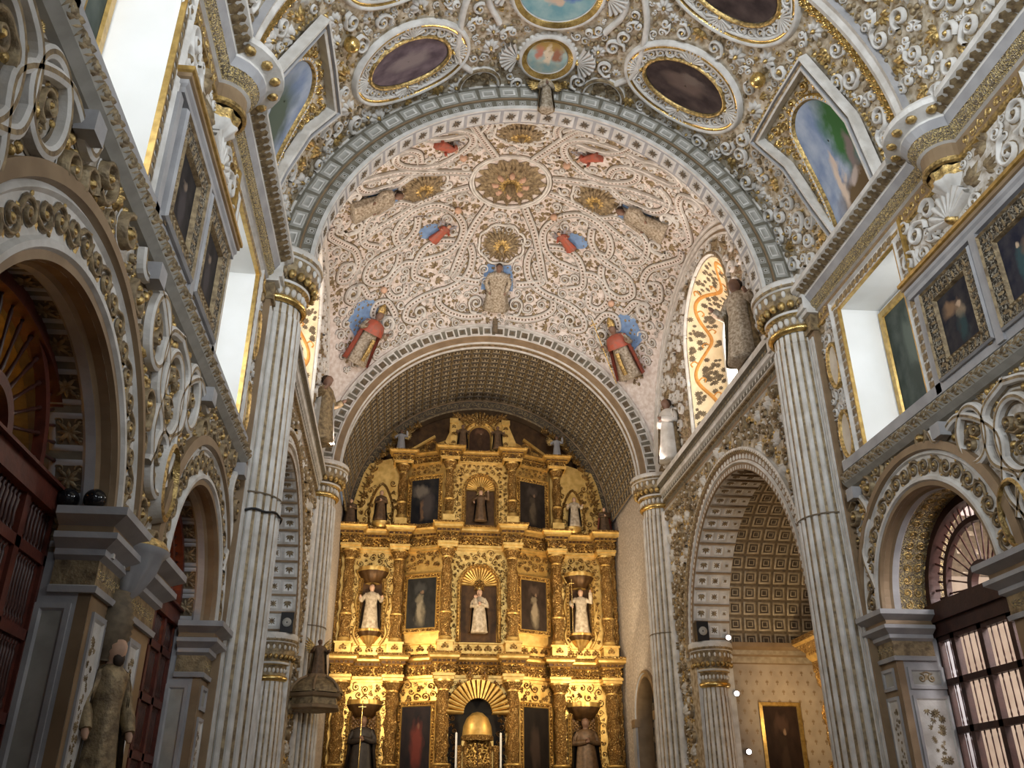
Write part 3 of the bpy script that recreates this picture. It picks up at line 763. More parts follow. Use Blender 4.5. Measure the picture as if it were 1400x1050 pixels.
gp = canvas_mat('green_black_panel', (.030, .042, .036), (.085, .10, .085), [(.5, .6, .15, .3, (.10, .12, .10)), (.45, .25, .25, .12, (.045, .055, .045))])
def niche_panel(s, k, lab):
    a, b = NICHE[k]; X = NW + .75
    S = S_side(s, X)
    t = thing('window_panel', lab, 'painted panel', tuple(S((a + b) / 2, 8.2, 0.0)), group='dark painted panels in the window recesses')
    f = MB(); mould(f, S, rect(a + .55, b - .07, 8.2, 10.55), [(0, 0), (0, .05), (.13, .06), (.15, .02)], [0, 0, 0], closed=True); f.build('frame', ['fgold'], t)
    c = MB(); c.poly([tuple(S(u, v, .015)) for u, v in ((a + .68, 8.33), (b - .2, 8.33), (b - .2, 10.42), (a + .68, 10.42))]); c.build('panel', [gp], t)
niche_panel(1, 0, 'greenish black panel with gold edge inside the right window recess')
niche_panel(-1, 1, 'greenish black panel with gold edge in the top left window recess')
niche_panel(-1, 0, 'dark panel in the window recess just left of the left fluted column')

# ------------------------------------------------------------------ wooden screens in the arches
def spindle(m, p0, p1, r, mat=0):
    p0 = np.array(p0, float); p1 = np.array(p1, float); k = np.array([0, .08, .16, .22, .5, .78, .84, .92, 1]); rr = np.array([.6, 1.3, .6, 1.1, .75, 1.1, .6, 1.3, .6]) * r
    m.tube(p0 + (p1 - p0) * k[:, None], rr, 6, mat, caps=False)
def screen(s, ai, lab, k):
    c, za, ro, RI = ARCH[s][ai]; zi = ZI[s]; X = XS[s]; S = S_side(s, X)
    zt0, zt1 = (zi - .42, zi + .1) if s > 0 else (zi - .05, zi + .2)
    f = MB()
    R = RI + .02
    mould(f, S, arc(c, zt1, R - .0, 0, PI, 40, ry=za + R - zt1), [(0, -.1), (0, .1), (.16, .1), (.16, -.1)], 0, smooth=False)
    R2, R3 = RI * .66, RI * .21
    mould(f, S, arc(c, zt1, R2, 0, PI, 36), [(-.04, -.04), (-.04, .06), (.05, .06), (.05, -.04)], 0)
    mould(f, S, arc(c, zt1, R3, 0, PI, 24), [(-.06, -.04), (-.06, .08), (.05, .08), (.05, -.04)], 0)
    xa, xb = sorted((s * (X - .16), s * (X + .1)))
    f.box(xa, xb, c - R, c + R, zt0 + .22, zt1, 0); xa2, xb2 = sorted((s * (X - .10), s * (X + .1))); f.box(xa2, xb2, c - R, c + R, zt0, zt0 + .24, 0)
    xa2, xb2 = sorted((s * (X - .06), s * (X + .05)))
    cols = [-1.6, -1.14, -.38, .38, 1.14, 1.6] if s > 0 else [q * RI / 1.6 for q in (-1.6, -.98, -.34, .34, .98, 1.6)]
    for q in cols: f.box(xa2, xb2, c + q - .055, c + q + .055, 0, zt0, 0)
    zs = []; z = zt0 - (.02 if s > 0 else .46); 
    if s < 0: f.box(xa2, xb2, c - R, c + R, zt0 - .5, zt0 - .40, 0)
    else: f.box(xa2, xb2, c - R, c + R, zt0 - .08, zt0, 0)
    while z > .5:
        zs.append((z - .66, z)); z -= .74; f.box(xa2, xb2, c - R, c + R, z - .02, z + .08, 0)
    d = f.build('door_%d' % k, ['wood' if s < 0 else 'wood_shade'], kind='structure'); d['label'] = lab
    # fan of turned spindles
    m = MB(); P = lambda a, r: tuple(S(c + r * math.cos(a), zt1 + r * math.sin(a), 0.0))
    for a in np.linspace(.10, PI - .10, 15): spindle(m, P(a, R3), P(a, R2), .022 if s < 0 else .016)
    for a in np.linspace(.06, PI - .06, 29): spindle(m, P(a, R2), P(a, R - .2 if s < 0 or int(round(a * 30)) % 2 else R - .3), .02)
    m.build('fan_spindles', ['spindle'], d)
    if s < 0:
        m = MB()
        for y in np.arange(c - RI + .08, c + RI, .085): spindle(m, tuple(S(y, zt0 - .42, 0.)), tuple(S(y, zt0, 0.)), .026)
        m.build('spindle_frieze', ['spindle'], d)
    for i in range(len(cols) - 1):
        for (z0, z1) in zs:
            y0, y1 = c + cols[i] + .055, c + cols[i + 1] - .055
            n = max(2, int((y1 - y0) / (.19 if s > 0 else .075)))
            m = MB()
            for y in np.linspace(y0, y1, n + 2)[1:-1]: spindle(m, tuple(S(y, z0, 0.)), tuple(S(y, z1, 0.)), .013 if s > 0 else .026)
            if s < 0: mould(m, S, rect(y0, y1, z0, z1), [(0, 0), (0, .02), (.07, .02), (.07, -.03)], 1, closed=True)
            m.build('spindle_panel', ['spindle', 'wood'], d)
screen(1, 0, 'red-brown wooden screen darkened as if backlit, fanlight, bright chapel behind', 1)
screen(-1, 0, 'red-brown wooden screen in the smaller far left arch', 2)
screen(-1, 1, 'red-brown wooden screen in the near left arch cut by the picture edge', 3)

# side chapels seen through the screens
m = MB(); X0, X1 = 6.72, 12.2
m.poly([(X1, 8, 0), (X1, 17.6, 0), (X1, 17.6, 8), (X1, 8, 8)], 0); m.poly([(X0, 17.6, 0), (X1, 17.6, 0), (X1, 17.6, 8), (X0, 17.6, 8)], 0)
m.poly([(X0, 8, 0), (X1, 8, 0), (X1, 8, 8), (X0, 8, 8)], 0); m.poly([(X0, 8, 8), (X1, 8, 8), (X1, 17.6, 8), (X0, 17.6, 8)], 0)
Sx = S_side(1, X1)
for z in (5.9, 7.0): m.box(X1 - .12, X1, 8, 17.6, z, z + .12, 1)
for y in (14.6, 16.2, 17.4): m.box(X1 - .10, X1, y, y + .12, 4.5, 8, 1)
mould(m, Sx, arch_hole(16.6, 1.3, 3.2, 0), [(0, 0), (0, .1), (.18, .1), (.18, 0)], 1); mould(m, Sx, arch_hole(12.6, 1.3, 3.2, 0), [(0, 0), (0, .1), (.18, .1), (.18, 0)], 1)
m.build('wall_right_chapel', ['pink', 'plaster'], kind='structure')
m = MB(); X0, X1 = -6.4, -10.5
m.poly([(X1, 4, 0), (X1, 17, 0), (X1, 17, 8), (X1, 4, 8)], 1); m.poly([(X0, 17, 0), (X1, 17, 0), (X1, 17, 8), (X0, 17, 8)], 0); m.poly([(X0, 4, 0), (X1, 4, 0), (X1, 4, 8), (X0, 4, 8)], 0); m.poly([(X0, 4, 8), (X1, 4, 8), (X1, 17, 8), (X0, 17, 8)], 0)
Sx = S_side(-1, 10.5)
P = scatter(lambda u, v: True, (5, 17, 3, 7.8), .15, .34, (), 1500, .9, 3); foliage(m, Sx, P, 3, (2, 2), hs=1.6)
m.build('wall_left_chapel', ['coffer', 'altar', 'altarb'], kind='structure')

# ------------------------------------------------------------------ fluted half columns
def half_column(name, lab, x, y, r, z0, zr, zt, rc, nf=22, group=None, big=True):
    t = thing(name, lab, 'column', (x, y, 0), group=group)
    k = nf * 6; A = np.linspace(0, 2 * PI, k, endpoint=False); ph = np.arange(k) % 6
    rad = np.array([.95, .992, 1.0, .992, .95, .95])[ph]
    zz = np.array([z0, z0 + .35 * (zr - z0), z0 + .75 * (zr - z0), zr - .35, zr - .30, zr - .02]); tp = np.array([1, 1.0, .96, .93, .90, .90])
    s_ = MB(); P = np.zeros((k, 6, 3))
    for j in range(6):
        q = (rad if j < 4 else np.full(k, .95)) * r * tp[j]
        P[:, j] = np.c_[x + q * np.cos(A), y + q * np.sin(A), np.full(k, zz[j])]
    I = np.arange(k)
    Pt = np.swapaxes(P, 0, 1)
    s_.grid(Pt, [0 if (i % 6) < 4 else 1 for i in range(k)], cv=True, smooth=False)
    s_.lathe([(r * 1.25, 0), (r * 1.25, z0 - .3), (r * 1.1, z0 - .2), (r * 1.15, z0 - .1), (r * 1.02, z0)], (x, y, 0), 32, 2)
    for q in ([zr - 4.05] if big else []): s_.lathe([(r * .99, q - .015), (r * 1.003, q), (r * .99, q + .015)], (x, y, 0), 40, 3)
    s_.build('shaft', ['white', 'antique', 'grey', 'umber'], t)
    n = MB(); h = zr; u = rc / .875
    n.lathe([(r * .9, h - .09), (r * 1.02, h - .06), (r * 1.06, h), (r * 1.0, h + .05), (r * .92, h + .06)], (x, y, 0), 40, 0); n.build('neck_ring', ['gold'], t)
    c = MB(); H = zt - zr
    c.lathe([(r * .93, h + .05), (r * .93, h + .28 * H), (r * 1.08, h + .30 * H), (r * 1.10, h + .35 * H), (r * 1.02, h + .37 * H), (rc * .92, h + .60 * H), (rc * .92, h + .78 * H), (rc * .97, h + .80 * H), (rc, h + .86 * H), (rc, h + .95 * H), (rc * .97, h + H), (0, h + H)], (x, y, 0), 48, [1, 2, 0, 2, 1, 1, 0, 1, 0, 0, 0])
    nb = 24
    for a in np.linspace(0, 2 * PI, nb, endpoint=False):
        ca, sa = math.cos(a), math.sin(a)
        c.sphere((x + r * .93 * ca, y + r * .93 * sa, h + .16 * H), .06 * u, 6, 6, 0, (1, 1, 1.5))
        c.sphere((x + r * 1.22 * ca, y + r * 1.22 * sa, h + .46 * H), .085 * u, 7, 6, 2, (1, 1, 1.15))
        b_ = a + PI / nb; ca, sa = math.cos(b_), math.sin(b_)
        c.sphere((x + rc * .92 * ca, y + rc * .92 * sa, h + .67 * H), .05 * u, 6, 6, 0, (1, 1, 1.7))
        c.sphere((x + rc * .97 * ca, y + rc * .97 * sa, h + .87 * H), .035 * u, 6, 4, 2)
    c.build('capital', ['white', 'antique', 'gilt'], t)
    return t
half_column('fluted_column', 'tall white and gilt fluted column with a dark cable tied round it, left of the crossing arch', -5.5, 15.78, .60, 1.2, 10.95, 12.0, .875)
half_column('fluted_column', 'tall white and gilt fluted column carrying the right end of the front crossing arch', 5.5, 15.78, .60, 1.2, 10.95, 12.0, .875)
half_column('fluted_column', 'fluted column behind the pulpit canopy, left end of the chancel arch', -5.5, 27.3, .58, 1.2, 10.95, 12.0, .86)
half_column('fluted_column', 'fluted column at the right end of the chancel arch, beside the pale chancel wall', 5.5, 27.3, .58, 1.2, 10.95, 12.0, .86)
m = MB(); A = np.linspace(0, 2 * PI, 60); m.tube(np.c_[-5.5 + .615 * np.cos(A), 15.78 + .615 * np.sin(A), 6.55 + .02 * np.sin(9 * A) + .05 * np.cos(A)], .022, 6, 0)
tag(m.build('cable', ['black']), 'dark cable tied around the left fluted column', 'cable')
# ================================================================== FIGURES
def figure(name, lab, cat, M, H, robe='goldrobe', mantle=None, skin='skin', hair='hair', arms='folded', hat=None, halo=False, staff=False, book=False, child=False, group=None, seed=0, wide=1.0, wings=False, cape=None, beard=False):
    """a carved standing saint, local frame: base at the origin, z up, facing -y"""
    t = bpy.data.objects.new(name, None); COL.objects.link(t); t.empty_display_size = .1
    t.matrix_world = M; t['label'] = lab; t['category'] = cat
    if group: t['group'] = group
    b = MB(); n = 26; A = np.linspace(0, 2 * PI, n, endpoint=False)
    lev = [(.004, .01, .01, 0), (0, .185, .15, 1), (.03, .19, .155, 1), (.12, .175, .145, 1), (.30, .155, .125, 1), (.46, .14, .11, .8), (.56, .125, .098, .5), (.64, .135, .10, .35), (.72, .15, .098, .2), (.78, .145, .088, .1), (.815, .09, .066, 0),
           (.83, .045, .045, 0), (.85, .042, .045, 0), (.862, .046, .055, 0), (.885, .056, .068, 0), (.915, .062, .074, 0), (.95, .06, .073, 0), (.98, .045, .055, 0), (1.0, .008, .01, 0)]
    P = np.zeros((n, len(lev), 3)); r_ = random.Random(seed); p0 = r_.uniform(0, 6)
    for j, (z, rx, ry, f) in enumerate(lev):
        w = 1 + f * (.07 * np.sin(7 * A + p0 + z * 2) + .04 * np.sin(13 * A + p0 * 2 - z * 3))
        wd = wide if z < .82 else 1
        P[:, j] = np.c_[rx * wd * w * np.cos(A), ry * w * np.sin(A) - (.012 if z > .84 else 0), np.full(n, z)]
    # brow, nose and chin drawn out of the front of the head
    front = np.exp(-((A - 1.5 * PI) / .22) ** 2)
    for j, d in ((13, .012), (14, .010), (15, .022), (16, .008)): P[:, j, 1] -= d * front
    P *= H
    b.grid(P, [0] * 11 + [1] * 7, cu=True)
    def arm(side):
        sh = np.array([side * .135 * wide, 0, .755])
        if arms == 'folded': el = sh + [side * .05, -.01, -.16]; ha = np.array([side * .02, -.135, .62 + (.03 if side > 0 else 0)])
        elif arms == 'open': el = sh + [side * .09, -.02, -.14]; ha = np.array([side * .24, -.13, .68])
        elif arms == 'raised': el = sh + [side * .10, -.03, -.08]; ha = np.array([side * .22, -.08, .92 if side > 0 else .60])
        else: el = sh + [side * .05, 0, -.17]; ha = np.array([side * .16, -.07, .42])
        pth = np.array([sh + [-side * .03, 0, .02], sh + (el - sh) * .5, el, el + (ha - el) * .5, ha])
        b.tube(pth * H, np.array([.05, .048, .046, .052, .042]) * H, 8, 0)
        d = (ha - el) / np.linalg.norm(ha - el)
        b.tube(np.array([ha - d * .01, ha + d * .03, ha + d * .065]) * H, np.array([.022, .026, .012]) * H, 6, 1)
        return ha
    hs = [arm(-1), arm(1)]
    body = b.build('body', [robe, skin], t, local=True)
    if mantle:
        m = MB(); A2 = np.linspace(-.35, PI + .35, 18); lv = [(.02, .235, .20), (.25, .21, .175), (.5, .185, .145), (.68, .18, .135), (.78, .165, .11), (.825, .075, .07)]
        Q = np.zeros((18, len(lv) * 2, 3))
        for j, (z, rx, ry) in enumerate(lv):
            w = 1 + .05 * np.sin(8 * A2 + p0 + j)
            Q[:, j] = np.c_[rx * wide * w * np.cos(A2), ry * w * np.sin(A2), np.full(18, z)]
            Q[:, 2 * len(lv) - 1 - j] = Q[:, j] * [.93, .93, 1]
        m.grid(Q * H, 0, cv=True); m.build('mantle', [mantle], t, local=True)
    if cape:
        m = MB(); m.lathe([(.185 * wide * H, .58 * H), (.18 * wide * H, .62 * H), (.17 * wide * H, .70 * H), (.145 * wide * H, .78 * H), (.06 * H, .83 * H)], (0, -.01 * H, 0), 22, 0, sy=.82, rf=lambda A, z: 1 + .05 * np.cos(9 * A)); m.tube([(0, -.19 * H, .50 * H), (.0, -.19 * H, .30 * H), (0, -.17 * H, .10 * H)], .03 * H, 6, 1, sx=1.5); m.build('cape', [cape, 'gilt'], t, local=True)
    if hair:
        m = MB(); m.sphere((0, .012 * H, .942 * H), .07 * H, 12, 8, 0, (.98, 1.08, .95)); m.build('hair', [hair], t, local=True)
    if beard:
        m = MB(); m.sphere((0, -.055 * H, .862 * H), .042 * H, 10, 7, 0, (1, .7, 1.25)); m.build('beard', [hair], t, local=True)
    if hat == 'mitre':
        m = MB(); m.lathe([(.062, .955), (.072, 1.0), (.066, 1.06), (.03, 1.12), (.004, 1.15)], (0, 0, 0), 12, 0, sy=.8); V = MB(); V.v = [q * H for q in m.v]; V.f = m.f; V.n = m.n; V.build('mitre', ['gilt'], t, local=True)
    if hat == 'crown':
        m = MB(); m.lathe([(.06 * H, .985 * H), (.075 * H, 1.05 * H), (.06 * H, 1.055 * H), (.05 * H, .985 * H)], (0, 0, 0), 12, 0); m.build('crown', ['gold'], t, local=True)
    if halo:
        m = MB()
        for k in range(16):
            a = k * PI / 8; r1 = .15 if k % 2 else .12
            m.tube([(.07 * H * math.cos(a), .05 * H, (.93 + .07 * math.sin(a)) * H), (r1 * H * math.cos(a), .05 * H, (.93 + r1 * math.sin(a)) * H)], [.012 * H, .004 * H], 5, 0)
        m.build('halo', ['gold'], t, local=True)
    if staff:
        m = MB(); h = hs[0]; m.tube([(h[0] * H, (h[1] - .02) * H, .0), (h[0] * H, (h[1] - .02) * H, 1.22 * H)], .010 * H, 6, 0)
        m.tube([((h[0] - .06) * H, (h[1] - .02) * H, 1.12 * H), ((h[0] + .06) * H, (h[1] - .02) * H, 1.12 * H)], .010 * H, 6, 0); m.build('staff', ['gold'], body, local=True)
    if book:
        m = MB(); h = hs[1]; m.obox(np.array([h[0] - .01, h[1] - .03, h[2] + .03]) * H, (.05 * H, 0, 0), (0, .018 * H, 0), (0, .01 * H, .065 * H), 0); m.build('book', ['red'], body, local=True)
    if child:
        m = MB(); c = np.array([-.10, -.13, .74]) * H; m.tube([c + [0, 0, -.13 * H], c + [0, 0, -.05 * H], c + [0, 0, .02 * H]], [.05 * H, .052 * H, .035 * H], 8, 0); m.sphere(c + [0, 0, .065 * H], .042 * H, 10, 7, 1); m.build('held_child', ['whiterobe', skin], body, local=True)
    if wings:
        m = MB()
        for e in (-1, 1):
            for k in range(7):
                a = .25 + k * .2; ln = (.46 - .03 * k) * H
                p0_ = np.array([e * .06 * H, .08 * H, .72 * H]); d = np.array([e * math.sin(a + .5), .12, math.cos(a + .5)])
                m.tube([p0_, p0_ + d * ln * .6, p0_ + d * ln], [.02 * H, .045 * H, .012 * H], 6, 0)
        m.build('wings', ['wing' if wings == 'blue' else 'gilt'], t, local=True)
    return t
def frame_at(pos, up, facing):
    up = Vector(up).normalized(); f = Vector(facing); f = (f - up * f.dot(up)).normalized()
    yl = -f; xl = yl.cross(up)
    return Matrix(((xl.x, yl.x, up.x, pos[0]), (xl.y, yl.y, up.y, pos[1]), (xl.z, yl.z, up.z, pos[2]), (0, 0, 0, 1)))
def upright(x, y, z, face): return frame_at((x, y, z), (0, 0, 1), face)

# ================================================================== NAVE VAULT AND FRONT CROSSING ARCH
SV = S_barrel(NR); VL = NR * PI
def nave_vault():
    m = MB(); U, V = np.meshgrid(np.linspace(-5, YA + .02, 12), np.linspace(0, VL, 64), indexing='ij')
    m.grid(SV(U, V, 0 * U), 0)
    vault = m.build('ceiling_nave', ['groundg'], kind='structure')
    T = []
    rel = MB(); MATS = ['white', 'gilt', 'antique', 'gold', 'grey']
    def blob(c, ru, rv, rot=0): 
        for q in oval(*c, ru * .55, rv * .55, rot, 10): T.append((q[0], q[1], min(ru, rv) * .5))
        T.append((c[0], c[1], min(ru, rv) * .6)); [T.append((q[0], q[1], .14)) for q in oval(*c, ru, rv, rot, 40)]
    # oval picture frames
    ovs = [((14.44, 5.52), .56, .97, -.08), ((14.44, 12.2), .56, .97, .08), ((11.62, 5.35), .66, 1.02, 0), ((11.62, 12.35), .66, 1.02, 0)]
    for (c, ru, rv, rot) in ovs:
        blob(c, ru + .44, rv + .50, rot)
        mould(rel, SV, oval(*c, ru + .40, rv + .46, rot, 64), [(-.10, 0), (-.08, .10), (-.04, .14), (.0, .10), (.03, .05), (.06, .09), (.10, .09), (.12, 0)], [0, 0, 0, 3, 3, 0, 0], closed=True, smooth=True)
        mould(rel, SV, oval(*c, ru + .06, rv + .06, rot, 48), [(-.05, 0), (-.03, .10), (.01, .10), (.04, .04)], [1, 1, 1], closed=True, smooth=True)
        q, a = along(oval(*c, ru + .20, rv + .24, rot, 60), .22, True); fl = np.where(np.arange(len(q)) % 2, 1, -1)
        stamp(rel, SV, 'scroll', q, .15, a + fl * .6, (0, 1, 2), fl, 1.4)
        q, a = along(oval(*c, ru + .12, rv + .13, rot, 60), .12, True); stamp(rel, SV, 'bud', q, .05, 0, (0, 0), hs=1.3)
        for k in range(4): 
            q = oval(*c, ru + .25, rv + .28, rot, 4)[k]; stamp(rel, SV, 'shell', [q], .22, k * PI / 2 - PI / 2 + rot, (0, 3), hs=1.5)
    # central medallions
    for (c, r) in (((14.85, 8.82), .47), ((12.95, 8.86), .85)):
        blob(c, r + .2, r + .2)
        mould(rel, SV, oval(*c, r + .12, r + .12, 0, 48), [(-.10, 0), (-.08, .12), (-.02, .12), (.02, .06), (.10, .06), (.12, 0)], [0, 0, 3, 3, 0], closed=True, smooth=True)
        q, a = along(oval(*c, r + .2, r + .2, 0, 48), .13, True); stamp(rel, SV, 'bud', q, .065, 0, (0, 0), hs=1.3)
        for e in (-1, 1):
            stamp(rel, SV, 'shell', [(c[0], c[1] + e * (r + .42))], .3, 0 if e > 0 else PI, (0, 3), hs=1.3)
        T.extend([(c[0], c[1] + e * (r + .42), .3) for e in (-1, 1)])
    # small lunettes with leaves along the arch
    for v in (7.32, 10.38):
        mould(rel, SV, arc(v, 0, .48, -PI / 2 + .0, PI / 2, 20)[:, ::-1] * [-1, 1] + [15.66, 0] if False else np.c_[15.70 - .5 * np.sin(np.linspace(0, PI, 20)), v - .5 * np.cos(np.linspace(0, PI, 20))], [(-.06, 0), (-.05, .09), (0, .12), (.05, .06), (.06, 0)], [0, 0, 2, 0], smooth=True)
        stamp(rel, SV, 'acanthus', [(15.42, v - .14), (15.42, v + .14)], .26, PI, (2, 2), hs=1.4); stamp(rel, SV, 'bud', [(15.3, v)], .09, 0, (0, 0)); T.append((15.45, v, .5))
    # straps
    straps = []
    for v in (6.75, 10.95):
        straps.append(spline([(15.25, v + (.35 if v < 8 else -.35)), (14.7, v), (13.4, v + (.05 if v < 8 else -.05)), (12.2, v + (.4 if v < 8 else -.4)), (10.9, v)], 8))
    for e in (-1, 1):
        straps.append(spline([(13.9, 8.85 + e * 1.2), (13.2, 8.85 + e * 1.5), (12.4, 8.85 + e * 1.2), (11.9, 8.85 + e * .4)], 8))
    for o in straps:
        mould(rel, SV, o, [(-.07, 0), (-.055, .08), (0, .11), (.055, .08), (.07, 0)], 0, smooth=True); T += taken_path(o, .09, .15)
    # side lunettes with paintings
    kR = np.array([(13.62, .10), (14.02, 1.2), (14.14, 2.35), (14.36, 3.38), (13.15, 3.34), (12.0, 3.26), (11.90, 1.6), (11.86, .10)])
    pR = np.array([(13.54, .12), (13.60, 1.45), (13.54, 2.19), (13.39, 2.66), (13.0, 2.86), (12.54, 2.71), (12.25, 2.27), (12.1, 1.69), (11.98, .9), (11.95, .12)])
    for e in (1, -1):
        f = lambda p: np.c_[p[:, 0] + (0 if e > 0 else .12), p[:, 1] if e > 0 else VL - p[:, 1]]
        k, p = f(kR), f(pR)
        inside = inpoly(k)
        mould(rel, SV, k, [(-.10, 0), (-.10, .20), (-.05, .22), (-.03, .16), (.03, .16), (.05, .22), (.10, .22), (.10, 0)], [0, 0, 4, 2, 4, 0, 0], smooth=False)
        q, a = along(k, .12); stamp(rel, lambda u, v, h: SV(u, v, np.asarray(h) + .0), 'bud', q - e * np.stack([-np.sin(a), np.cos(a)], 1) * .2, .055, 0, (1, 1), hs=1.4)
        pp = spline(p, 5)
        mould(rel, SV, pp, [(-.14, .05), (-.10, .12), (-.04, .12), (.0, .03)] if e > 0 else [(.14, .05), (.10, .12), (.04, .12), (0, .03)], [3, 0, 1], smooth=True)
        q, a = along(pp, .11); stamp(rel, lambda u, v, h: SV(u, v, np.asarray(h) + .1), 'bud', q - (1 if e > 0 else -1) * np.stack([-np.sin(a), np.cos(a)], 1) * .08, .04, 0, (3, 3))
        pin = inpoly(p)
        P = scatter(lambda u, v: inside(u, v) and not pin(u, v), (11.8, 14.6, 0, 3.6) if e > 0 else (11.8, 14.6, VL - 3.6, VL), .05, .15, taken_path(pp, .14, .14) + taken_path(k, .12, .12), 2500, .8, 4)
        foliage(rel, SV, P, 5, (1, 3), ('acanthus', 'scroll', 'curl'), 1.5)
        T.extend([(u, v, .3) for u, v in k]); c = k.mean(0)
        for a_ in np.arange(11.9, 14.5, .3):
            for b_ in np.arange(.1, 3.5, .3):
                q = (a_, b_ if e > 0 else VL - b_)
                if inside(*q): T.append((*q, .3))
        # balls
        q = (13.1, 4.0 if e > 0 else VL - 4.0); c3 = SV(q[0], q[1], .12); rel.sphere(tuple(c3), .17, 14, 9, 3); T.append((*q, .25))
        # garland along the rib
        t = thing('lunette_painting', ['', 'arched painting of a pale figure, blue sky and green tree, right nave vault', 'arched painting of a blue-green sky and dim figures, left side of the nave vault'][e], 'painting', tuple(SV(12.9, 1.2 if e > 0 else VL - 1.2, 0.0)))
        g = MB(); patch(g, SV, pp, .05, 0, 14)
        cm = oil('lunette_oil_%s' % SIDE[e], (.20, .27, .42), (.42, .48, .58), [(.26, .62, .26, .40, (.05, .15, .045)), (.25, .12, .6, .20, (.15, .10, .05)), (.26, .42, .10, .20, (.26, .21, .20)), (.64, .30, .08, .22, (.66, .54, .44)), (.60, .48, .05, .10, (.62, .50, .42)), (.36, .24, .14, .06, (.52, .44, .40))] if e > 0 else
                 [(.55, .45, .35, .4, (.10, .13, .10)), (.5, .1, .6, .25, (.22, .19, .14)), (.45, .25, .12, .12, (.40, .30, .22)), (.7, .2, .08, .15, (.36, .30, .24))])
        g.build('canvas', [cm], t)
    # transverse rib with a gold garland
    for yy in (10.75,):
        p = np.c_[np.full(60, yy), np.linspace(.2, VL - .2, 60)]
        mould(rel, SV, p, [(-.22, 0), (-.20, .10), (-.10, .14), (.0, .10), (.10, .14), (.12, 0)], [4, 0, 0, 0, 4], smooth=False)
        q, a = along(p + [.32, 0], .16); stamp(rel, SV, 'acanthus', q, .2, a - PI / 2, (3, 3), hs=1.6); T += taken_path(p + [.15, 0], .3, .2)
    free = lambda u, v: all(((u - c[0]) / (a_ + .42)) ** 2 + ((v - c[1]) / (b_ + .48)) ** 2 > 1 for c, a_, b_, _ in ovs) and all(math.hypot(u - c[0], v - c[1]) > r_ + .2 for c, r_ in (((14.85, 8.82), .47), ((12.95, 8.86), .85)))
    P = scatter(free, (7.3, 15.70, .15, VL - .15), .085, .24, T, 16000, .84, 21)
    foliage(rel, SV, P, 8, (0, 1, 2), ('scroll', 'curl', 'cscroll', 'acanthus', 'scroll', 'flower'), 1.4)
    P2 = scatter(free, (7.3, 15.72, .1, VL - .1), .035, .075, T + [tuple(p) for p in P], 16000, .8, 22)
    k = len(P2) // 2
    stamp(rel, SV, 'bud', P2[:k, :2], P2[:k, 2], 0, (2, 2), hs=1.2); stamp(rel, SV, 'leaf', P2[k:, :2], P2[k:, 2] * 1.8, P2[k:, 0] * 50, (1, 1), hs=1.4)
    rel.build('vault_stucco', MATS, vault)['kind'] = 'stuff'
    # canvases of the ovals
    dk = oil('oil_dark_oval', (.030, .020, .020), (.085, .06, .055), [(.45, .5, .22, .3, (.13, .09, .075)), (.3, .6, .12, .15, (.16, .12, .10))], 1, 0)
    vio = oil('oil_violet_oval', (.08, .055, .07), (.20, .15, .17), [(.5, .5, .2, .3, (.24, .19, .19))], 1, 0)
    labs = ['dark oval ceiling painting near the right end of the front crossing arch', 'violet-brown oval ceiling painting left of the small round medallion', 'dark oval ceiling painting cut by the top edge, right of centre', 'oval ceiling painting mostly out of view at the top, left of centre']
    for (c, ru, rv, rot), lb, mt in zip(ovs, labs, (dk, vio, dk, vio)):
        t = thing('oval_ceiling_painting', lb, 'painting', tuple(SV(*c, 0.0)), group='oval paintings of the nave vault')
        g = MB(); patch(g, SV, oval(*c, ru, rv, rot, 40), .04, 0, 8); g.build('canvas', [mt], t)
    rm = oil('oil_round_medallion', (.30, .46, .46), (.52, .55, .46), [(.5, .15, .5, .22, (.42, .28, .09)), (.28, .38, .13, .25, (.52, .22, .16)), (.72, .40, .15, .25, (.34, .16, .10)), (.5, .45, .10, .35, (.74, .62, .46))], 0, 1)
    vm = oil('oil_virgin_medallion', (.16, .33, .38), (.34, .48, .48), [(.5, .35, .20, .38, (.66, .58, .50)), (.28, .2, .12, .18, (.60, .34, .26)), (.72, .25, .12, .2, (.56, .22, .18)), (.5, .7, .1, .1, (.60, .45, .34)), (.68, .6, .14, .12, (.10, .18, .46))], 0, 1)
    for c, r, mt, lb in (((14.85, 8.82), .47, rm, 'small round painted medallion above the crown of the front crossing arch'), ((12.95, 8.86), .85, vm, 'larger painted medallion cut by the top edge at the crown of the vault')):
        t = thing('round_ceiling_painting', lb, 'painting', tuple(SV(*c, 0.0))); g = MB(); patch(g, SV, oval(*c, r, r, 0, 40), .04, 0, 8); g.build('canvas', [mt], t)
    return vault
nave_vault()

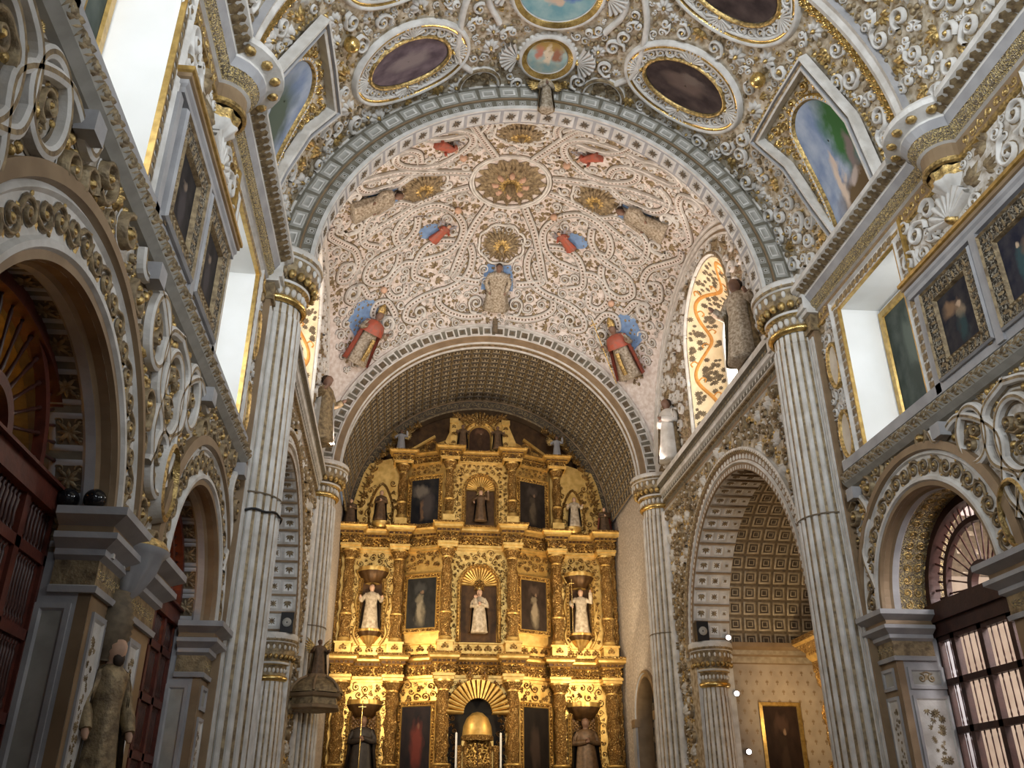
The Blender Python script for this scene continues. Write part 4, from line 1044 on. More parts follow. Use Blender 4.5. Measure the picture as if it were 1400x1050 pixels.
def front_arch():
    m = MB(); S = S_front(YA)
    def ring(Sx, R0, prof, mats, n=80): mould(m, Sx, arc(0, ZC, R0, 0, PI, n), prof, mats)
    # face: R 4.85 .. 5.68  (offset is inward)
    ring(S, 5.70, [(0, -.2), (0, .02), (.10, .02), (.10, .0), (.50, .0), (.50, .03), (.54, .03), (.54, .0), (.76, .0), (.76, .05), (.85, .05), (.85, 0)], [0, 0, 0, 2, 1, 1, 1, 2, 0, 0, 0])
    def at(R, n, ph=.5): a = (np.arange(n) + ph) * PI / n; return np.stack([R * np.cos(a), ZC + R * np.sin(a)], 1), a + PI / 2
    q, a = at(5.65, 34); stamp(m, S, 'panel', q, .058, a, (2, 2), asp=1.5, hs=1.2, h0=.02)
    q, a = at(5.40, 34); stamp(m, S, 'panel', q, .145, a, (6, 2), asp=1.45, hs=.3); stamp(m, S, 'panel', q, .09, a, (0, 6), asp=1.75, hs=.5)
    q, a = at(5.05, 58); stamp(m, S, 'panel', q, .08, a, (6, 2), hs=.5); stamp(m, S, 'panel', q, .04, a, (0, 0), hs=.5)
    So = S_soffit_y(4.85, YA)
    U, V = np.meshgrid([0, .44], np.linspace(0, 4.85 * PI, 70), indexing='ij'); m.grid(So(U, V, 0 * U), 3)
    for u in (.22,):
        q = np.c_[np.full(34, u), (np.arange(34) + .5) * 4.85 * PI / 34]
        stamp(m, So, 'panel', q, .185, 0, (0, 4), hs=.25); stamp(m, So, 'star', q, .14, PI / 8, (5, 5), hs=.7, h0=.01)
    # rear face towards the crossing
    ring(lambda u, v, h: stk(np.asarray(u, float), YA + .44 + np.asarray(h), np.asarray(v, float)), 6.2, [(0, 0), (1.35, 0)], [0])
    o = m.build('trim_1', ['white', 'brown', 'olive', 'grey', 'white', 'umber', 'mid'], kind='structure')
    figure('carved_angel', 'small greyish-brown carved figure at the crown of the front crossing arch', 'statue', frame_at((.12, YA - .20, 16.70), (0, -.1, 1), (0, -1, -.4)), 1.05, 'goldrobe', 'antique', 'skind', 'hair', 'folded', wings=True, wide=.85)
front_arch()
# ================================================================== CROSSING
CY, CZ, CR = 21.25, 5.95, 3.85            # transept arches
def O_rev(s, u, v, h=0.0):
    """splayed window reveal: u 0..1 depth, v metres along the outline from the far sill up and over"""
    u = np.asarray(u, float); v = np.asarray(v, float)
    R = 1.9 - .85 * u; zs = 14.55 - .15 * u; L = 2.6
    ang = np.clip((v - L) / 1.9, 0, PI)
    y = np.where(v < L, CY + R, CY + R * np.cos(ang)); z = np.where(v < L, 11.95 + (zs - 11.95) * v / L, zs + R * np.sin(ang))
    over = v > L + 1.9 * PI
    y = np.where(over, CY - R, y); z = np.where(over, zs - (v - L - 1.9 * PI) / L * (zs - 11.95), z)
    x = NW + u * .85
    n = np.asarray(h, float); y = y - n * np.where(v < L, 1, np.cos(ang)); z = z - n * np.where(v < L, 0, np.sin(ang))
    return stk(s * x, y, z)
def crossing_side(s):
    S = S_side(s); nm = SIDE[s]
    w = MB(); ys = np.linspace(16.2, 27.35, 60)
    top = [(y, ZC + math.sqrt(max(0.0004, DR ** 2 - 5.6 ** 2 - (y - DY) ** 2))) for y in ys]
    win = [tuple(q) for q in [(CY + 1.9, 11.95)] + [tuple(a) for a in arc(CY, 14.55, 1.9, 0, PI, 30)] + [(CY - 1.9, 11.95)]]
    w.sheet([(27.35, 0), (27.35, 12)] + top[::-1] + [(16.2, 12), (16.2, 0)], [arch_hole(CY, CR, CZ, .02, 40), win], S, 0)
    U, V = np.meshgrid(np.linspace(0, 1, 4), np.linspace(0, 5.2 + 1.9 * PI, 70), indexing='ij')
    w.grid(O_rev(s, U, V), 2)
    Xg = NW + .85
    w.poly([(s * NW, CY - 1.9, 11.96), (s * NW, CY + 1.9, 11.96), (s * Xg, CY + 1.05, 11.96), (s * Xg, CY - 1.05, 11.96)], 1)
    wall = w.build('wall_%s_crossing' % nm, ['groundg', 'plaster', 'vineg'], kind='structure')
    # window
    g = MB(); Sg = S_side(s, Xg)
    mould(g, Sg, arch_hole(CY, 1.05, 14.4, 11.95), [(0, 0), (0, .06), (.12, .06), (.12, 0)], 0); mould(g, Sg, [(CY, 11.95), (CY, 15.4)], [(-.03, 0), (-.03, .05), (.03, .05), (.03, 0)], 0)
    for z in (12.8, 13.7, 14.6): mould(g, Sg, [(CY - 1.0, z), (CY + 1.0, z)], [(-.02, 0), (-.02, .04), (.02, .04), (.02, 0)], 0)
    wn = g.build('window_%d' % (5 if s > 0 else 6), ['plaster'], kind='structure')
    p = MB(); p.sheet(arch_hole(CY, 1.05, 14.4, 11.95), [], Sg, 0); p.build('pane', ['warmwin'], wn)
    # painted vine on the reveal
    m = MB(); Sr = lambda u, v, h: O_rev(s, u, v, h)
    vv = np.linspace(.05, 5.1 + 1.9 * PI, 150); pth = np.c_[.42 + .26 * np.sin(vv * 2.6), vv]
    mould(m, Sr, pth, [(-.05, 0), (-.035, .02), (.035, .02), (.05, 0)], 0, smooth=True)
    for k in np.arange(.4, 10.5, .6):
        e = 1 if math.cos(k * 2.6) > 0 else -1; c0 = .42 + .26 * math.sin(k * 2.6)
        mould(m, Sr, spline([(c0, k), (c0 - e * .12, k + .12), (c0 - e * .22, k + .05), (c0 - e * .18, k - .06)], 5), [(-.022, 0), (-.015, .015), (.015, .015), (.022, 0)], 0, smooth=True)
    r_ = np.random.RandomState(3); q = np.c_[r_.uniform(.05, .92, 420), r_.uniform(.05, 5.1 + 1.9 * PI, 420)]
    d = np.abs(q[:, 0] - (.42 + .26 * np.sin(q[:, 1] * 2.6))); q = q[d > .13]
    stamp(m, Sr, 'flower', q, r_.uniform(.06, .12, len(q)), r_.uniform(0, 6, len(q)), (1, 1), hs=.3, asp=.85)
    m.build('painted_vine', [surf('orange_vine', (.62, .30, .07), (.50, .22, .05), .6, 0, 8) if 'orange_vine' not in bpy.data.materials else bpy.data.materials['orange_vine'], 'umber'], wall)
    # formeret ribs and lunette stucco
    m = MB(); R5 = math.sqrt(DR ** 2 - 5.6 ** 2)
    mould(m, S, arc(DY, ZC, R5 + .02, 0, PI, 70), [(0, 0), (0, .10), (.07, .10), (.10, .03), (.17, .03), (.19, .09), (.27, .09), (.30, .03), (.38, .03), (.40, .08), (.46, .08), (.46, 0)], [0, 0, 0, 1, 0, 0, 0, 1, 0, 0, 0])
    mould(m, S, arch_hole(CY, 1.95, 14.55, 11.95), [(-.14, 0), (-.12, .08), (-.03, .10), (0, 0)], [0, 2, 0], smooth=True)
    ok = lambda y, z: z > 12.05 and math.hypot(y - DY, z - ZC) < R5 - .5 and (math.hypot(y - CY, z - 14.55) > 2.1 if z > 14.55 else abs(y - CY) > 2.1)
    P = scatter(ok, (16.4, 27.3, 12, 17.5), .09, .25, (), 3000, .86, 12); foliage(m, S, P, 5, (0, 2, 1), hs=1.5)
    P2 = scatter(ok, (16.4, 27.3, 12, 17.5), .04, .07, [tuple(p) for p in P], 4000, .85, 13); stamp(m, S, 'bud', P2[:, :2], P2[:, 2], 0, (1, 1))
    m.build('lunette_stucco', ['white', 'brown', 'antique'], wall)
    # cornice
    m = MB(); prof = [(0, 10.75), (.05, 10.78), (.05, 10.86), (.02, 10.88), (.02, 11.02), (.09, 11.05), (.09, 11.10), (.11, 11.12), (.11, 11.24), (.18, 11.27), (.18, 11.36), (.21, 11.38), (.21, 11.48), (.30, 11.52), (.30, 11.62), (.28, 11.72), (0, 11.75)]
    sweep_h(m, [(s * NW, 16.4), (s * NW, 27.2)], prof, [0, 1, 1, 3, 2, 2, 0, 3, 0, 0, 0, 3, 3, 0, 0, 2], side=s)
    ys = np.arange(16.6, 27.1, .2)
    for h, z, sz, mt in ((.12, 11.18, .075, 0), (.22, 11.43, .07, 2), (.03, 10.95, .06, 2)):
        Sb = lambda u, v, hh, h=h: S(u, v, np.asarray(hh) + h)
        stamp(m, Sb, 'tongue', np.c_[ys, np.full(len(ys), z + sz * .6)], sz * 1.2, PI, (mt, mt)); 
    m.build('trim_%s_crossing_cornice' % nm, ['white', 'brown', 'antique', 'olive', 'gilt'], kind='structure')
    # transept archivolt, soffit and jambs
    m = MB()
    mould(m, S, arc(CY, CZ, 4.42, 0, PI, 70), [(0, 0), (0, .10), (.08, .12), (.14, .08), (.16, .04), (.32, .04), (.34, .09), (.38, .09), (.40, .04), (.56, .04), (.57, 0)], [0, 0, 2, 1, 1, 0, 0, 0, 1, 1])
    q, a = along(arc(CY, CZ, 4.34, .02, PI - .02, 80), .13); stamp(m, S, 'bud', q, .06, 0, (2, 2), h0=.08)
    q, a = along(arc(CY, CZ, 4.18, .02, PI - .02, 80), .22); stamp(m, S, 'acanthus', q, .10, a + PI, (0, 0), hs=.9, h0=.04)
    q, a = along(arc(CY, CZ, 3.93, .02, PI - .02, 80), .17); stamp(m, S, 'star', q, .07, a, (0, 0), hs=.8, h0=.04)
    So = S_soffit(CY, CZ, CR, s); D = 1.05
    U, V = np.meshgrid([0, D], np.linspace(0, CR * PI, 60), indexing='ij'); m.grid(So(U, V, 0 * U), 0)
    n = 26
    for u, sz, st in ((.22, .19, 'acanthus'), (.60, .17, 'star'), (.90, .10, 'star')):
        q = np.c_[np.full(n, u), (np.arange(n) + .5) * CR * PI / n]
        stamp(m, So, 'panel', q, sz, 0, (0, 3), hs=.3); stamp(m, So, st, q, sz * .7, PI if st == 'acanthus' else 0, (2, 2), hs=.8, h0=.01)
    for k in range(n + 1):
        v0 = k * CR * PI / n; mould(m, So, [(.0, v0), (D, v0)], [(-.03, 0), (-.02, .05), (.02, .05), (.03, 0)], 1)
    for y in (CY + CR, CY - CR): m.poly([(s * NW, y, 0), (s * (NW + D), y, 0), (s * (NW + D), y, CZ), (s * NW, y, CZ)], 0)
    m.build('transept_archivolt', ['white', 'brown', 'antique', 'plaster'], wall)
    # spandrels and pier stucco
    m = MB()
    ok = lambda y, z: (math.hypot(y - CY, z - CZ) > 4.48 if z > CZ else abs(y - CY) > 4.48) and 16.5 < y < 26.85 and z < 10.7
    P = scatter(ok, (16.4, 26.9, 1.5, 10.7), .08, .24, (), 5000, .86, 31); foliage(m, S, P, 7, (1, 0, 0), hs=1.5)
    P2 = scatter(ok, (16.4, 26.9, 1.5, 10.7), .035, .07, [tuple(p) for p in P], 7000, .85, 33); stamp(m, S, 'bud', P2[:, :2], P2[:, 2], 0, (2, 2))
    ok2 = lambda y, z: abs(y - 26.3) < .4
    m.build('spandrel_stucco', ['white', 'antique', 'gilt'], wall)['kind'] = 'stuff'
    for y, r in ((26.72, .12), (16.75, .12)):
        m = MB(); m.tube([(s * 5.55, y, 1.0), (s * 5.55, y, 10.7)], r, 10, 0); m.build('colonnette', ['white'], wall)
    # transept beyond the arch
    m = MB(); X0, X1 = NW + D, 10.0; YF, YN = CY + 3.97, CY - 3.97; RB = 3.97; zc = 6.2
    m.poly([(s * X0, YF, 0), (s * X1, YF, 0), (s * X1, YF, zc + .1), (s * X0, YF, zc + .1)], 0); m.poly([(s * X0, YN, 0), (s * X1, YN, 0), (s * X1, YN, zc + .1), (s * X0, YN, zc + .1)], 0)
    m.poly([(s * X1, YN, 0), (s * X1, YF, 0), (s * X1, YF, 10.3), (s * X1, YN, 10.3)], 0)
    Sb = lambda u, v, h: stk(s * np.asarray(u, float), CY + (RB - np.asarray(h)) * np.cos(np.asarray(v, float) / RB), zc + (RB - np.asarray(h)) * np.sin(np.asarray(v, float) / RB))
    U, V = np.meshgrid([X0, X1], np.linspace(0, RB * PI, 50), indexing='ij'); m.grid(Sb(U, V, 0 * U), 1)
    tw = m.build('wall_%s_transept' % nm, ['fleurwall', 'umber'], kind='structure')
    m = MB(); st = .44; us = np.arange(X0 + .25, X1, st); nv = int(RB * PI / st); vs = (np.arange(nv) + .5) * RB * PI / nv
    q = np.array([(u, v) for u in us for v in vs])
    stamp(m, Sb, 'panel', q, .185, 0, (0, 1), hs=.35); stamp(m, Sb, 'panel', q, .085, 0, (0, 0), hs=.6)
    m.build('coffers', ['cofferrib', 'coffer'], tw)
    m = MB(); prof = [(0, 5.75), (.06, 5.78), (.06, 5.95), (.12, 6.0), (.12, 6.12), (.24, 6.2), (.24, 6.32), (0, 6.36)]
    sweep_h(m, [(s * X0, YF), (s * X1, YF)], prof, [0, 1, 0, 1, 0, 0, 1], side=-s); m.build('transept_cornice', ['brown', 'cofferrib'], tw)
    if s > 0:
        m = MB(); Sf = S_front(YF)
        q = np.array([(x + (.15 if k % 2 else 0), z) for k, z in enumerate(np.arange(.6, 5.7, .26)) for x in np.arange(6.75, 9.9, .30)])
        stamp(m, Sf, 'acanthus', q, .065, 0, (0, 0), hs=.2); stamp(m, Sf, 'leaf', q - [0, .1], .075, PI / 2, (0, 0), hs=.2); m.build('fleur_pattern', ['brown'], tw)['kind'] = 'stuff'
    # half column at the far jamb with a broad capital
    yj = CY + CR
    t = half_column('arch_column', 'short fluted column with a broad gilt capital below the coffered %s, black loudspeaker on top' % ('right transept vault' if s > 0 else 'arch left of the pulpit canopy'), s * 6.08, yj + .1, .44, 1.0, 5.15, 6.28, .62, 18, big=False)
    return wall
CW = {s: crossing_side(s) for s in (1, -1)}
figure('niche_saint', 'brown-gold stucco saint standing on the right cornice between the window and the front column', 'statue', upright(5.33, 18.3, 11.75, (-1, -.5, 0)), 2.35, 'goldrobe', 'antique', 'skind', 'hair', 'open', seed=3)
figure('niche_saint', 'stucco saint on the right cornice beyond the floral window', 'statue', upright(5.33, 24.9, 11.75, (-1, -.5, 0)), 2.1, 'white', 'antique', 'skind', 'hair', 'folded', seed=4)
figure('niche_saint', 'stucco saint on the left cornice beside the lit floral window reveal', 'statue', upright(-5.33, 24.6, 11.75, (1, -.5, 0)), 2.2, 'antique', 'white', 'skind', 'hair', 'open', seed=5)
for s in (1, -1):
    a = thing('loudspeaker', 'small black box loudspeaker on the capital of the short %s column' % ('right' if s > 0 else 'left'), 'loudspeaker', (s * 5.75, 24.85, 6.28))
    m = MB(); m.box(s * 5.75 - .17, s * 5.75 + .17, 24.70, 25.0, 6.28, 6.82, 0); cab = m.build('cabinet', ['black'], a)
    m = MB(); m.lathe([(.12, 0), (.12, .02), (.02, -.0)], (0, 0, 0), 16, 0); V = np.concatenate(m.v); m.v = [np.c_[V[:, 0] + s * 5.75, 24.695 - V[:, 2], V[:, 1] + 6.55]]; m.build('cone', ['mid'], cab)

# ------------------------------------------------------------------ sail vault
def crossing_vault():
    m = MB(); x = np.linspace(-5.62, 5.62, 60); y = np.linspace(16.2, 27.32, 60); X, Y = np.meshgrid(x, y, indexing='ij')
    Z = ZC + np.sqrt(np.maximum(DR ** 2 - X ** 2 - (Y - DY) ** 2, .09)); m.grid(stk(X, Y, Z), 0)
    v = m.build('ceiling_crossing', ['domeg'], kind='structure')
    base = dict(
        l1=[(1.1, 2.81), (.98, 3.29), (1.06, 3.86), (1.39, 4.29), (1.86, 4.51), (2.11, 4.54)], l1b=[(1.25, 3.33), (1.5, 3.85), (1.59, 4.08), (1.0, 4.28), (.69, 4.32)],
        bar=[(.59, 1.17), (1.09, 2.25), (1.63, 3.83), (1.74, 4.05)], l2=[(1.92, 1.2), (1.59, 1.56), (1.36, 2.1), (1.48, 2.68), (1.89, 3.09), (2.44, 3.21), (2.87, 3.23)],
        l2b=[(1.66, 2.65), (2.17, 2.57), (2.66, 2.74), (2.99, 3.22), (3.08, 3.79), (2.6, 4.1)], l3=[(1.92, 1.2), (2.38, .97), (2.96, 1.04), (3.45, 1.36), (3.7, 1.8), (3.66, 2.24), (3.32, 2.28)],
        l3b=[(2.92, 1.35), (3.0, 1.88), (3.32, 2.28), (3.69, 2.5), (4.27, 2.59), (4.73, 2.77), (4.91, 3.21), (4.55, 3.57), (4.03, 3.53), (3.67, 3.1), (3.58, 2.7)],
        l4=[(2.96, .85), (3.19, .72), (3.57, .49), (4.1, .54), (4.6, .68), (4.88, 1.1), (4.83, 1.74), (4.4, 2.1)], l4b=[(1.3, .35), (2.75, .7), (3.48, 1.05), (4.22, 1.28), (5.1, 1.54)],
        o1=[(5.95, .2), (6.0, .6), (5.6, 1.27), (5.2, 1.86), (5.15, 2.49), (5.54, 2.88), (5.9, 2.7), (5.75, 2.25), (5.5, 2.3)], b1=[(2.11, 4.54), (2.83, 4.68), (3.38, 4.93), (3.5, 5.3), (3.1, 5.5), (2.85, 5.2)],
        b2=[(.5, 5.6), (1.19, 5.6), (1.81, 5.36), (2.19, 4.99), (2.11, 4.54)], c1=[(3.05, 3.29), (3.46, 3.2), (3.94, 3.49), (4.14, 3.92), (3.92, 4.37), (3.5, 4.38), (3.4, 4.0)],
        s1=[(3.9, 5.1), (3.97, 4.86), (4.2, 4.45), (4.61, 4.37), (4.8, 4.7), (4.52, 4.93), (4.37, 4.75)], s2=[(4.6, 3.98), (4.88, 3.95), (5.11, 3.45), (5.53, 3.36), (5.7, 3.62), (5.5, 3.85), (5.3, 3.7)])
    T = []; rel = MB()
    for sx in (1, -1):
        for sy in (1, -1):
            for k, p in base.items():
                o = spline(np.array(p) * [sx, sy], 9)
                mould(rel, S_dome, o, [(-.155, .012), (-.12, .02), (-.11, .09), (-.08, .11), (-.065, .055), (.065, .055), (.08, .11), (.11, .09), (.12, .02), (.155, .012)], [2, 0, 0, 0, 3, 0, 0, 0, 2], smooth=False)
                T += taken_path(o, .13, .2)
                q, a = along(o, .13); stamp(rel, lambda u, v, h: S_dome(u, v, np.asarray(h) + .05), 'bud', q, .040, 0, (2, 2), hs=.8)
    for r, n in ((1.27, 60), (1.19, 60)): mould(rel, S_dome, oval(0, 0, r, r, 0, n), [(-.07, .01), (-.04, .02), (-.03, .07), (.03, .07), (.04, .02), (.07, .01)], [2, 0, 0, 0, 2], closed=True)
    T += [(1.1 * math.cos(a), 1.1 * math.sin(a), .3) for a in np.linspace(0, 2 * PI, 24)] + [(0, 0, .9)]
    for a in (0, PI / 2, PI, 1.5 * PI):
        c = (2.78 * math.cos(a), 2.78 * math.sin(a)); o = oval(*c, .78, .78, 0, 33)
        rr = .74 + .09 * np.abs(np.sin(np.linspace(0, 2 * PI, 33, endpoint=False) * 4)); o = np.array(c) + (o - c) / .78 * rr[:, None]
        mould(rel, S_dome, o, [(-.07, .01), (-.04, .02), (-.03, .06), (.03, .06), (.04, .02), (.07, .01)], [2, 0, 0, 0, 2], closed=True); T.append((*c, .72))
        c = (4.45 * math.cos(a), 4.45 * math.sin(a)); T += [(c[0] * k, c[1] * k, .5) for k in (.86, 1.0, 1.14)]
        for e in (-1, 1):
            q = (5.1 * math.cos(a) - e * .75 * math.sin(a), 5.1 * math.sin(a) + e * .75 * math.cos(a)); stamp(rel, S_dome, 'scroll', [q], .34, a + e, (0, 1, 2), [e], 1.2); T.append((*q, .33))
    for sx in (1, -1):
        for sy in (1, -1):
            T += [(sx * 2.5, sy * 2.1, .5), (sx * 5.1, sy * 4.6, .55), (sx * 5.6, sy * 5.5, .55), (sx * 1.6, sy * 1.3, .28), (sx * 3.95, sy * 3.75, .25)]
            for q, r, h in (((4.3, 5.25), .36, 1), ((5.5, 3.5), .36, -1), ((2.95, 5.2), .3, 1), ((5.5, 2.45), .3, 1)):
                q = (sx * q[0], sy * q[1]); stamp(rel, S_dome, 'curl', [q], r, h, (0, 1, 2), [sx * sy * h], 1.4)
    lim = lambda u, v: abs(S_dome(u, v, 0.)[0]) < 5.5 and 16.7 < S_dome(u, v, 0.)[1] < 27.2
    P = scatter(lim, (-6.3, 6.3, -6.3, 6.2), .085, .22, T, 16000, .88, 41)
    foliage(rel, S_dome, P, 9, (0, 1, 2), ('scroll', 'curl', 'scroll', 'acanthus', 'cscroll', 'curl'), 1.25)
    P2 = scatter(lim, (-6.3, 6.3, -6.3, 6.2), .04, .075, T + [tuple(p) for p in P], 16000, .82, 42)
    k = len(P2) * 2 // 3; stamp(rel, S_dome, 'bud', P2[:k, :2], P2[:k, 2], 0, (1, 1)); stamp(rel, S_dome, 'leaf', P2[k:, :2], P2[k:, 2] * 2, P2[k:, 0] * 40, (1, 1), hs=1.4)
    rel.build('vault_scrollwork', ['white', 'antique', 'umber', 'domeg'], v)['kind'] = 'stuff'
    # painted blue grounds behind the figures
    m = MB()
    for sx in (1, -1): patch(m, S_dome, [(sx * 4.45, 4.75), (sx * 4.75, 4.05), (sx * 5.3, 4.0), (sx * 5.85, 4.5), (sx * 5.6, 5.3), (sx * 4.9, 5.4)], .03, 0)
    for a in (PI / 2, 0, PI):
        for e in (-1, 1): patch(m, S_dome, [(r * math.cos(a) - e * w * math.sin(a), r * math.sin(a) + e * w * math.cos(a)) for r, w in ((3.65, .15), (3.6, .42), (4.1, .55), (4.6, .6), (4.6, .3))], .03, 0)
    for sx in (1, -1): patch(m, S_dome, oval(sx * 2.5, 2.1, .42, .3), .03, 0)
    m.build('painted_blue_ground', ['blue'], v)
    return v
crossing_vault()
def dome_frame(u, v, h, H=None):
    up = None; p = S_dome(u, v, h); c = np.array([0, DY, ZC]); n = c - p
    r = math.hypot(u, v); k = 1 - (H or .9) / r; up = S_dome(u * k, v * k, h + .04) - p
    n = n / np.linalg.norm(n)
    return frame_at(tuple(p), tuple(up), tuple(n))
figure('stucco_saint', 'silver-robed stucco figure in the middle of the crossing vault below the lower gilt rosette', 'statue', dome_frame(0, 5.3, .14, 1.75), 1.75, 'goldrobe', None, 'skind', 'hair', 'down', wide=1.35, seed=1)
figure('stucco_saint', 'faded stucco figure lying along the left side of the crossing vault', 'statue', dome_frame(-5.25, -.15, .14, 1.7), 1.7, 'goldrobe', None, 'skind', 'hair', 'down', wide=1.35, seed=2)
figure('stucco_saint', 'faded stucco figure lying along the right side of the crossing vault', 'statue', dome_frame(5.25, -.15, .14, 1.7), 1.7, 'goldrobe', None, 'skind', 'hair', 'down', wide=1.35, seed=3)
figure('stucco_bishop', 'red-caped painted bishop without a staff on a blue ground, left corner beside the chancel arch', 'statue', dome_frame(-5.95, 6.05, .20, 1.95), 1.95, 'goldrobe', 'red', 'skind', 'hair', 'open', hat='mitre', wide=1.15, seed=4, cape='red')
figure('stucco_bishop', 'red-caped bishop with a staff on a blue ground, right corner beside the chancel arch', 'statue', dome_frame(5.98, 6.05, .20, 1.95), 1.95, 'goldrobe', 'red', 'skind', 'hair', 'open', hat='mitre', wide=1.15, seed=5, cape='red', staff=True)
for sx, sy, lb in ((-1, 1, 'red-clad flying angel on the left of the lower rosette in the crossing vault'), (1, 1, 'red-clad angel with blue wings right of the lower rosette in the crossing vault'), (-1, -1, 'red-clad angel near the arch crown, upper left of the big rosette'), (1, -1, 'red-clad angel near the arch crown, upper right of the big rosette')):
    figure('stucco_angel', lb, 'statue', dome_frame(sx * 2.45, sy * 2.45, .12, .85), .85, 'red', None, 'skin', 'hair', 'open', wings='blue', wide=1.2, seed=7, group='angels of the crossing vault')
def rosette(u, v, r, lab, n=12, cent=False):
    t = thing('gilded_rosette', lab, 'rosette', tuple(S_dome(u, v, 0.)), group='gilded rosettes of the crossing vault')
    S = lambda a, b, h: S_dome(u + np.asarray(a), v + np.asarray(b), h)
    m = MB()
    for k, (q, sz, h0, mt) in enumerate(((.62, .46, .02, 1), (.42, .38, .12, 1), (.22, .26, .2, 0))):
        a = np.linspace(0, 2 * PI, n, endpoint=False) + k * PI / n
        stamp(m, S, 'acanthus', np.stack([r * q * np.cos(a), r * q * np.sin(a)], 1), r * sz, a - PI / 2, (mt, mt), hs=1.2, h0=h0)
    m.build('petals', ['gilt', 'antique'], t)
    p = MB(); c = S_dome(u, v, .05); d = np.array([0, 0, -1.]); 
    p.lathe([(.12 * r, .1), (.2 * r, 0), (.13 * r, -.18 * r), (.16 * r, -.3 * r), (.05 * r, -.5 * r), (.01, -.55 * r)], tuple(c), 12, 0); p.build('pendant', ['antique'], t)
    if cent:
        a = np.linspace(0, 2 * PI, 8, endpoint=False)
        for x in a: 
            b = MB(); c = S(.45 * math.cos(x), .45 * math.sin(x), .25); b.sphere(tuple(c), .09, 8, 6, 0); c2 = S(.58 * math.cos(x), .58 * math.sin(x), .2); b.sphere(tuple(c2 * .5 + c * .5), .1, 8, 6, 0, (1, 1, 1.3)); b.build('cherub', ['skin'], t)
rosette(0, 0, 1.15, 'large round gilded rosette with small painted cherubs at the crown of the crossing vault', 16, True)
rosette(0, 2.78, .72, 'gilded rosette with pointed petals below the large crown rosette')
rosette(-2.78, 0, .72, 'gilded rosette left of the large crown rosette')
rosette(2.78, 0, .72, 'gilded rosette right of the large crown rosette')
rosette(0, -2.78, .72, 'gilded rosette half hidden behind the crown of the front crossing arch')
def cherub(u, v, lab):
    t = thing('cherub_head', lab, 'cherub head', tuple(S_dome(u, v, 0.)), group='cherub heads of the crossing vault')
    m = MB(); m.sphere(tuple(S_dome(u, v, .1)), .12, 10, 8, 0); m.build('head', ['skin'], t)
    w = MB(); S = lambda a, b, h: S_dome(u + np.asarray(a), v + np.asarray(b), h)
    for e in (0, 2.1, 4.2, 1, 3.1, 5.2): stamp(w, S, 'leaf', [(.08 * math.cos(e), .08 * math.sin(e))], .30, e, (0, 0), hs=1.2)
    w.build('wings', ['antique'], t)
for sx in (1, -1):
    for sy in (1, -1):
        hz = 'left' if sx < 0 else 'right'; vt = 'below' if sy > 0 else 'above'
        cherub(sx * 1.6, sy * 1.3, 'winged cherub head close to the big rosette, %s and to the %s' % (vt, hz))
    cherub(sx * 4.3, 3.9, 'dark-winged cherub head over the %s corner bishop' % hz)

# ================================================================== CHANCEL ARCH AND CHANCEL
m = MB(); S = S_front(YB)
mould(m, S, arc(0, ZC, 5.80, 0, PI, 90), [(0, -.3), (0, .12), (.07, .12), (.09, .05), (.14, .05), (.16, .10), (.22, .10), (.24, .02), (.56, .02), (.58, .07), (.63, .07), (.66, .02), (.80, .02), (.82, -.02)], [0, 0, 0, 1, 0, 0, 0, 2, 1, 0, 1, 1, 1])
n = 38; a = (np.arange(n) + .5) * PI / n; q = np.stack([5.40 * np.cos(a), ZC + 5.40 * np.sin(a)], 1)
stamp(m, S, 'panel', q[::2], .16, a[::2] + PI / 2, (0, 3), hs=.3, h0=.02); stamp(m, S, 'panel', q[1::2], .16, a[1::2] + PI / 2, (0, 2), hs=.3, h0=.02); stamp(m, S, 'star', q, .10, a, (3, 3), hs=.5, h0=.03)
So = S_soffit_y(4.99, YB); U, V = np.meshgrid([0, .5], np.linspace(0, 4.99 * PI, 70), indexing='ij'); m.grid(So(U, V, 0 * U), 1)
for u in (.08, .42): mould(m, So, np.c_[np.full(60, u), np.linspace(0, 4.99 * PI, 60)], [(-.04, 0), (-.03, .05), (.03, .05), (.04, 0)], 0)
q = np.c_[np.full(70, .25), (np.arange(70) + .5) * 4.99 * PI / 70]; stamp(m, So, 'acanthus', q, .1, 0, (4, 4), hs=1)
m.obox((0.04, YB - .12, 17.55), (.09, 0, 0), (0, .07, 0), (0, -.03, .26), 3)
m.build('trim_2', ['white', 'brown', 'olive', 'umber', 'antique'], kind='structure')
YR = 32.6
m = MB()
for s in (1, -1):
    Sc = S_side(s, 5.1); holes = [arch_hole(28.9, 1.15, 4.75, .02)] if s > 0 else []
    m.sheet([(27.3, 0), (YR, 0), (YR, 12.1), (27.3, 12.1)], holes, Sc, 0)
    m.poly([(s * 5.1, YB, 0), (s * 5.7, YB, 0), (s * 5.7, YB, 12.1), (s * 5.1, YB, 12.1)], 0)
m.poly([(-5.2, YR, 0), (5.2, YR, 0), (5.2, YR, 17.2), (-5.2, YR, 17.2)], 1)
cw = m.build('wall_chancel', ['chwall', 'altard'], kind='structure')
m = MB(); Sc = S_side(1, 5.1)
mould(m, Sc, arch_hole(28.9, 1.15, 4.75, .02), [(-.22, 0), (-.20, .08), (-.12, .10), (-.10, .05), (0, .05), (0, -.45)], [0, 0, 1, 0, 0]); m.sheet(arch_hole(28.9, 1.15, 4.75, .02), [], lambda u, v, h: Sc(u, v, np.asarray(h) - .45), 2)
P = scatter(lambda u, v: math.hypot(u - 28.9, v - 4.75) < .95 if v > 4.75 else abs(u - 28.9) < .95, (27.7, 30.1, 2.5, 6), .08, .18, (), 600, .9, 2); foliage(m, lambda u, v, h: Sc(u, v, np.asarray(h) - .45), P, 3, (3, 3))
